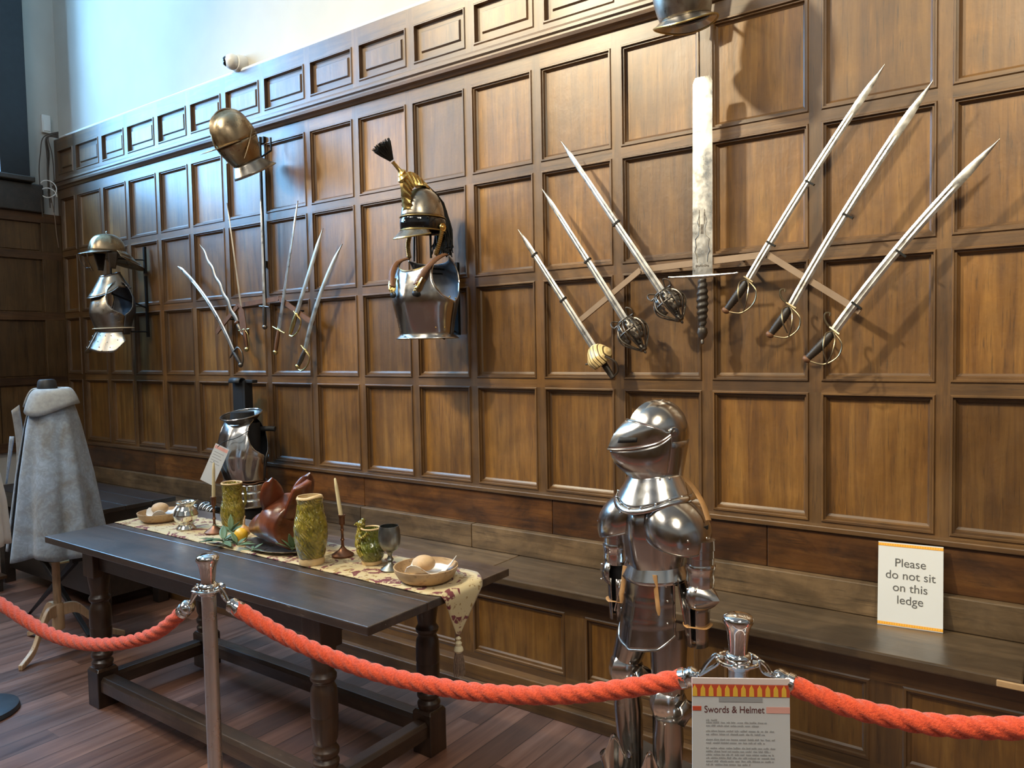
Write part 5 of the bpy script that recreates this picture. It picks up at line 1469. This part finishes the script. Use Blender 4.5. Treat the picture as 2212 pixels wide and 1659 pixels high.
def chest():
    t = thing('dark_side_table', 'low dark oak side table with a broad flat top behind the grey cape', 'side table', (-5.42, -.68, 0))
    b = MB()
    for a, c in ((-.93, -.75), (-.75, -.58), (-.58, -.42)): b.box(-6.22+5.42, -4.665+5.42, a+.68+.0006, c+.68-.0006, .652, .682, 0, random.random())
    obj('top', b, M['black_oak'], t, smooth=0, bevel=.005)
    obj('front_rail', MB().box(-.74, .69, -.215, -.185, .56, .652), M['black_oak'], t, smooth=0, bevel=.003)
    obj('back_rail', MB().box(-.74, .69, .19, .22, .56, .652), M['black_oak'], t, smooth=0, bevel=.003)
    obj('end_rail', MB().box(.66, .69, -.185, .19, .56, .652), M['black_oak'], t, smooth=0, bevel=.003)
    obj('panel_back', MB().box(-.70, .62, -.17, .18, .10, .56), M['black_oak'], t, smooth=0)
    for x in (-.74, .62):
        for y in (-.215, .15): obj('leg', MB().box(x, x+.07, y, y+.07, 0, .56), M['black_oak'], t, smooth=0, bevel=.004)
chest()
def xstool():
    t = thing('folding_stool', 'dark folding stool with crossed legs and an ochre seat, under the table\'s left end', 'stool', (-4.86, -1.03, 0))
    for y in (-.02, .02):
        p, q = ((-.34, .005), (.32, .43)) if y < 0 else ((.34, .005), (-.32, .43))
    for k, (p, q, y) in enumerate((((-.36, .0), (.30, .44), -.075), ((.36, .0), (-.30, .44), -.045))):
        d = Vector((q[0]-p[0], q[1]-p[1])).normalized(); n = Vector((-d.y, d.x))*.018
        b = MB().prism([(p[0]-n.x, max(0, p[1]-n.y)), (p[0]+n.x+.02, max(0, p[1]+n.y-.02)), (q[0]+n.x, q[1]+n.y), (q[0]-n.x, q[1]-n.y)], y-.013, y+.013, 'Y')
        obj('leg', b, M['fire'], t, smooth=0, bevel=.003)
    obj('seat', MB().grid(lambda u, v: (lerp(-.29, .29, u), lerp(-.09, .10, v), .445-.05*sin(pi*u)), 14, 3), M['cushion'], t, solid=.018)
    obj('seat_rail', MB().box(.27, .31, -.095, .10, .43, .47), M['fire'], t, smooth=0, bevel=.003)
    obj('seat_rail', MB().box(-.31, -.27, -.095, .10, .43, .47), M['fire'], t, smooth=0, bevel=.003)
xstool()
def left_edge():
    t = thing('white_garment_stand', 'white cloth garment on a stand at the left edge with a dark round base', 'dress stand', (-3.955, -1.83, 0))
    obj('base', MB().lathe([(.001, 0), (.165, 0), (.17, .006), (.165, .024), (.14, .030), (.001, .032)], 44), M['grey_base'], t)
    obj('pole', MB().lathe([(.014, .03), (.014, .9)], 16), M['grey_base'], t)
    def gf(u, v):
        a = 2*pi*u; r = interp([(0, .205), (.3, .195), (.5, .17), (.75, .13), (.9, .10), (1, .05)], v)[0]
        r += (.012*sin(a*6)+.008*sin(a*11+2))*(1-v)
        return (r*cos(a), r*sin(a)*.72, lerp(.765, 1.42, v)+.012*sin(a*3)*(1-v))
    obj('garment', MB().grid(gf, 60, 22, closed=True), M['white_cloth'], t, smooth=60, solid=.004)
    p = thing('low_platform', 'low dark boarded platform on the floor at the left wall', 'platform', (-6.4, -.95, 0))
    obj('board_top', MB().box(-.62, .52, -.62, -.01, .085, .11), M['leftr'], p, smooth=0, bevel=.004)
    obj('side', MB().box(-.60, .50, -.60, -.03, 0, .085), M['black_oak'], p, smooth=0)
left_edge()

# ------------------------------------------------------------------ barrier posts and ropes
def stanchion(loc, rz, label):
    t = thing('barrier_post', label, 'barrier post', loc, rz, 'chrome rope barrier posts')
    obj('base', MB().lathe([(.001, 0), (.16, 0), (.165, .006), (.155, .018), (.06, .036), (.026, .05)], 44), M['chrome'], t)
    obj('pole', MB().lathe([(.0215, .045), (.0215, .885)], 32), M['brushed'], t)
    obj('collar', MB().lathe([(.022, .872), (.028, .876), (.030, .884), (.030, .900), (.028, .906), (.022, .910)], 32).tube([(.046*cos(k*pi/16), .046*sin(k*pi/16), .893) for k in range(33)], .0042, 8), M['chrome'], t)
    for a in (0, pi/2, pi, 1.5*pi): obj('loop', MB().tube([(.032*cos(a), .032*sin(a), .893), (.05*cos(a), .05*sin(a), .893)], .005, 8), M['chrome'], t)
    obj('cap', MB().lathe([(.022, .905), (.0205, .915), (.022, .935), (.0245, .958), (.029, .972), (.0335, .980), (.034, .988), (.030, .994), (.018, .998), (.001, .999)], 36), M['chrome'], t)
    return t
P1 = (-2.099, -1.83); P2 = (-.590, -1.48)
s1 = stanchion((P1[0], P1[1], -.018), radians(10), 'shiny steel barrier post in front of the long table')
s2 = stanchion((P2[0], P2[1], -.018), radians(10), 'shiny steel barrier post carrying the printed information sheet')
for s in (s1, s2): s.location.z = 0.0
def rope(label, a, b, pts, clip_a=True, clip_b=True, R=.0225, pitch=.17):
    """pts: (fraction along, height)"""
    t = thing('barrier_rope', label, 'rope', (a[0], a[1], 0), 0, 'orange-red barrier ropes')
    A, B = Vector((0, 0)), Vector((b[0]-a[0], b[1]-a[1]))
    P = spline([((B*s).x, (B*s).y, z) for s, z in pts], 14)
    # even steps
    Q = [P[0]]; acc = 0; step = .006
    for p, q in zip(P, P[1:]):
        L = (q-p).length; k = 0
        while acc+step <= L+1e-9:
            acc += step; Q.append(p.lerp(q, acc/L))
        acc -= L
    rings = []; n = 28; up = Vector((0, 0, 1))
    for i in range(len(Q)):
        tg = (Q[min(i+1, len(Q)-1)]-Q[max(i-1, 0)]).normalized()
        s = tg.cross(up).normalized(); w = s.cross(tg)
        ph = i*step/pitch*2*pi
        rg = []
        for j in range(n):
            th = 2*pi*j/n
            r = R*(.70+.36*abs(cos(2*(th+ph)))**.55)
            rg.append(tuple(Q[i]+s*(r*cos(th))+w*(r*sin(th))))
        rings.append(rg)
    obj('cord', MB().loft(rings, True, True, True), M['rope'], t, smooth=70)
    def clip(end, nxt, hub):
        d = (end-nxt).normalized(); X = aim(end-d*.012, end+d)
        c = obj('end_cap', MB().lathe([(.020, -.004), (.0235, 0), (.0235, .012), (.021, .014), (.021, .022), (.0225, .024), (.0225, .034), (.016, .042), (.006, .046)], 22, X=X), M['chrome'], t)
        e = end+d*.032; h = Vector(hub)
        m = e.lerp(h, .5)
        obj('snap_hook', MB().tube(spline([e, m+Vector((0, 0, .010)), h+Vector((0, 0, .008)), h+Vector((.004, 0, -.010)), m+Vector((0, 0, -.008)), e], 6), .0045, 8), M['chrome'], c)
    def hub(c, o):
        d = (Vector(o)-Vector(c)).normalized(); return Vector((c[0]-a[0]+d.x*.048, c[1]-a[1]+d.y*.048, .890))
    if clip_a: clip(Q[0], Q[3], hub(a, b))
    if clip_b: clip(Q[-1], Q[-4], hub(b, a))
    return t
rope('orange-red rope sagging between the two steel posts', P1, P2, [(.070, .845), (.166, .790), (.27, .748), (.369, .723), (.463, .713), (.552, .713), (.637, .723), (.718, .742), (.795, .770), (.868, .804), (.925, .834)])
rope('orange-red rope running off to the left from the post before the table', P1, (-4.35, -2.1675), [(.048, .812), (.08, .757), (.1144, .711), (.1856, .656), (.271, .624), (.362, .632), (.482, .697), (.64, .79), (.80, .85), (.95, .885)], True, False, .0215)
rope('orange-red rope running off to the right from the post with the sheet', P2, (.9, -1.3), [(.070, .862), (.11, .846), (.164, .832), (.249, .830), (.313, .843), (.40, .872), (.46, .885)], True, False, .0215)
stanchion((-4.35, -2.1675, 0), radians(10), 'shiny steel barrier post at the far left end of the rope')

# ------------------------------------------------------------------ signs
def info_sheet():
    t = thing('information_sheet', 'printed sheet headed Swords & Helmet with a red and yellow border, hung on the barrier post', 'sign', (-.560, -1.548, .8695))
    t.rotation_euler = (radians(-7), radians(2.0), radians(35.8))
    w, h = .105, .297
    obj('board', MB().box(-w, w, 0, .004, -h, .0), M['white_card'], t, smooth=0)
    obj('plastic_edge', MB().box(-w-.001, w+.001, -.0006, .0045, .0, .012), M['clear'], t, smooth=0)
    bd = MB(); 
    bd.box(-w, w, -.0012, -.0002, -.026, -.001)
    strip = obj('border_strip', bd, M['red'], t, smooth=0)
    n = 12; step = 2*w/n
    for k in range(n):
        x = -w+step*(k+.28)
        poly = [(x-step*.30, -.0255), (x-step*.27, -.010), (x-step*.10, -.005), (x, -.0015), (x+step*.10, -.005), (x+step*.27, -.010), (x+step*.30, -.0255)]
        obj('yellow_lantern', MB().prism(poly, -.0018, -.0012), M['yellow'], strip, smooth=0)
    obj('hanging_slot', MB().box(-.048, .046, -.0012, -.0003, -.037, -.028), M['ink_lt'], t, smooth=0)
    obj('red_bar', MB().box(-w, -.086, -.001, -.0002, -.056, -.047), M['red'], t, smooth=0)
    obj('pink_bar', MB().box(.054, w, -.001, -.0002, -.060, -.047), M['pink'], t, smooth=0)
    text('heading', 'Swords & Helmet', .0205, M['ink_br'], t, (-.080, -.0006, -.060), (radians(90), 0, 0), 'LEFT', .88)
    rnd = random.Random(3); y = -.077
    for para, widths in enumerate(([.16], [.86, .74], [.94, .80], [.95, .80], [.96, .88, .92, .93, .92, .60], [.95, .93, .92, .92, .86, .32], [.9, .9, .9, .6], [.9, .8, .7])):
        b = MB()
        for wd in widths:
            x = -.076; end = x+.158*wd
            while x < end:
                L = min(rnd.uniform(.006, .017), end-x)
                if L > .002:
                    q = x
                    while q < x+L-.0012:       # word-like row of small letter strokes
                        hh = rnd.choice((.0022, .0022, .0022, .0034))
                        b.box(q, q+.0012, -.0009, -.0002, y-.0004, y+hh); q += .0019
                x += L+.0022
            y -= .0068
        obj('text_line', b, M['ink_lt'], t, smooth=0)
        y -= .0042 if para else -.002
info_sheet()
def ledge_sign():
    t = thing('ledge_sign', 'white card reading Please do not sit on this ledge, standing on the bench', 'sign', (-.443, -.118, .567))
    t.rotation_euler = (radians(-10.5), 0, radians(7.0))
    w, h = .105, .300
    obj('card', MB().box(-w, w, 0, .003, .001, h), M['white_card'], t, smooth=0)
    for z in (.004, h-.014):
        s = obj('border_strip', MB().box(-w, w, -.0008, -.0001, z, z+.010), M['orange'], t, smooth=0)
        b = MB()
        for k in range(26): b.box(-w+.002+k*.0081, -w+.0050+k*.0081, -.0012, -.0008, z+.002, z+.009)
        obj('border_dash', b, M['yellow'], s, smooth=0)
    for k, l in enumerate(('Please', 'do not sit', 'on this', 'ledge')):
        text('lettering', l, .042, M['ink'], t, (0, -.0006, .215-.044*k), (radians(90), 0, 0), 'CENTER', .98)
ledge_sign()

# ------------------------------------------------------------------ small fixtures high up
def fixtures():
    t = thing('security_camera', 'white dome security camera with a black lens on the plaster above the frieze', 'camera', (-4.425, .03, 3.495))
    X = Matrix.Rotation(pi/2, 4, 'X')
    obj('mount', MB().lathe([(.001, 0), (.058, 0), (.060, .012), (.056, .05), (.05, .062)], 32, X=X), M['plastic'], t)
    hd = obj('camera_head', MB().ball((-.012, -.075, .004), (.052, .050, .050), 26, 18), M['plastic'], t)
    obj('lens', MB().ball((-.030, -.103, .004), (.030, .028, .034), 20, 14), M['lens'], hd)
    b = thing('sensor_box', 'small white sensor box on the plaster in the left corner', 'sensor', (XL, -.075, 3.56))
    obj('case', MB().box(0, .03, -.035, .035, -.075, .075), M['plastic'], b, smooth=0, bevel=.005)
    obj('cover', MB().box(.03, .036, -.026, .026, -.06, .03), M['plastic'], b, smooth=0, bevel=.002)
    t = thing('cable_bundle', 'tangled bundle of thin cables hanging in the left corner', 'cables', (XL+.07, -.10, 3.42))
    rnd = random.Random(11)
    for k in range(6):
        x = rnd.uniform(-.015, .025); y = rnd.uniform(-.05, .03)
        obj('cable', MB().tube(spline([(.04, .08, .02+.01*k), (x*.5, y*.4, .015), (x, y, -.12), (x+rnd.uniform(-.02, .02), y+rnd.uniform(-.02, .02), -.30), (x+.01, y-.01, -.45-.04*k)], 6), .0045, 6), M['cable'], t)
    obj('coil', MB().tube([(.02+.05*cos(a*.4)*.6, -.01+.05*cos(a*.4), -.48+.055*sin(a*.4)+.004*a) for a in range(24)], .0045, 6), M['plastic'], t)
    obj('hanging_wire', MB().tube(spline([(.02, .0, -.45), (.01, .03, -.62), (.02, .035, -.78), (.015, .05, -.90)], 6), .0035, 6), M['bar'], t)
fixtures()
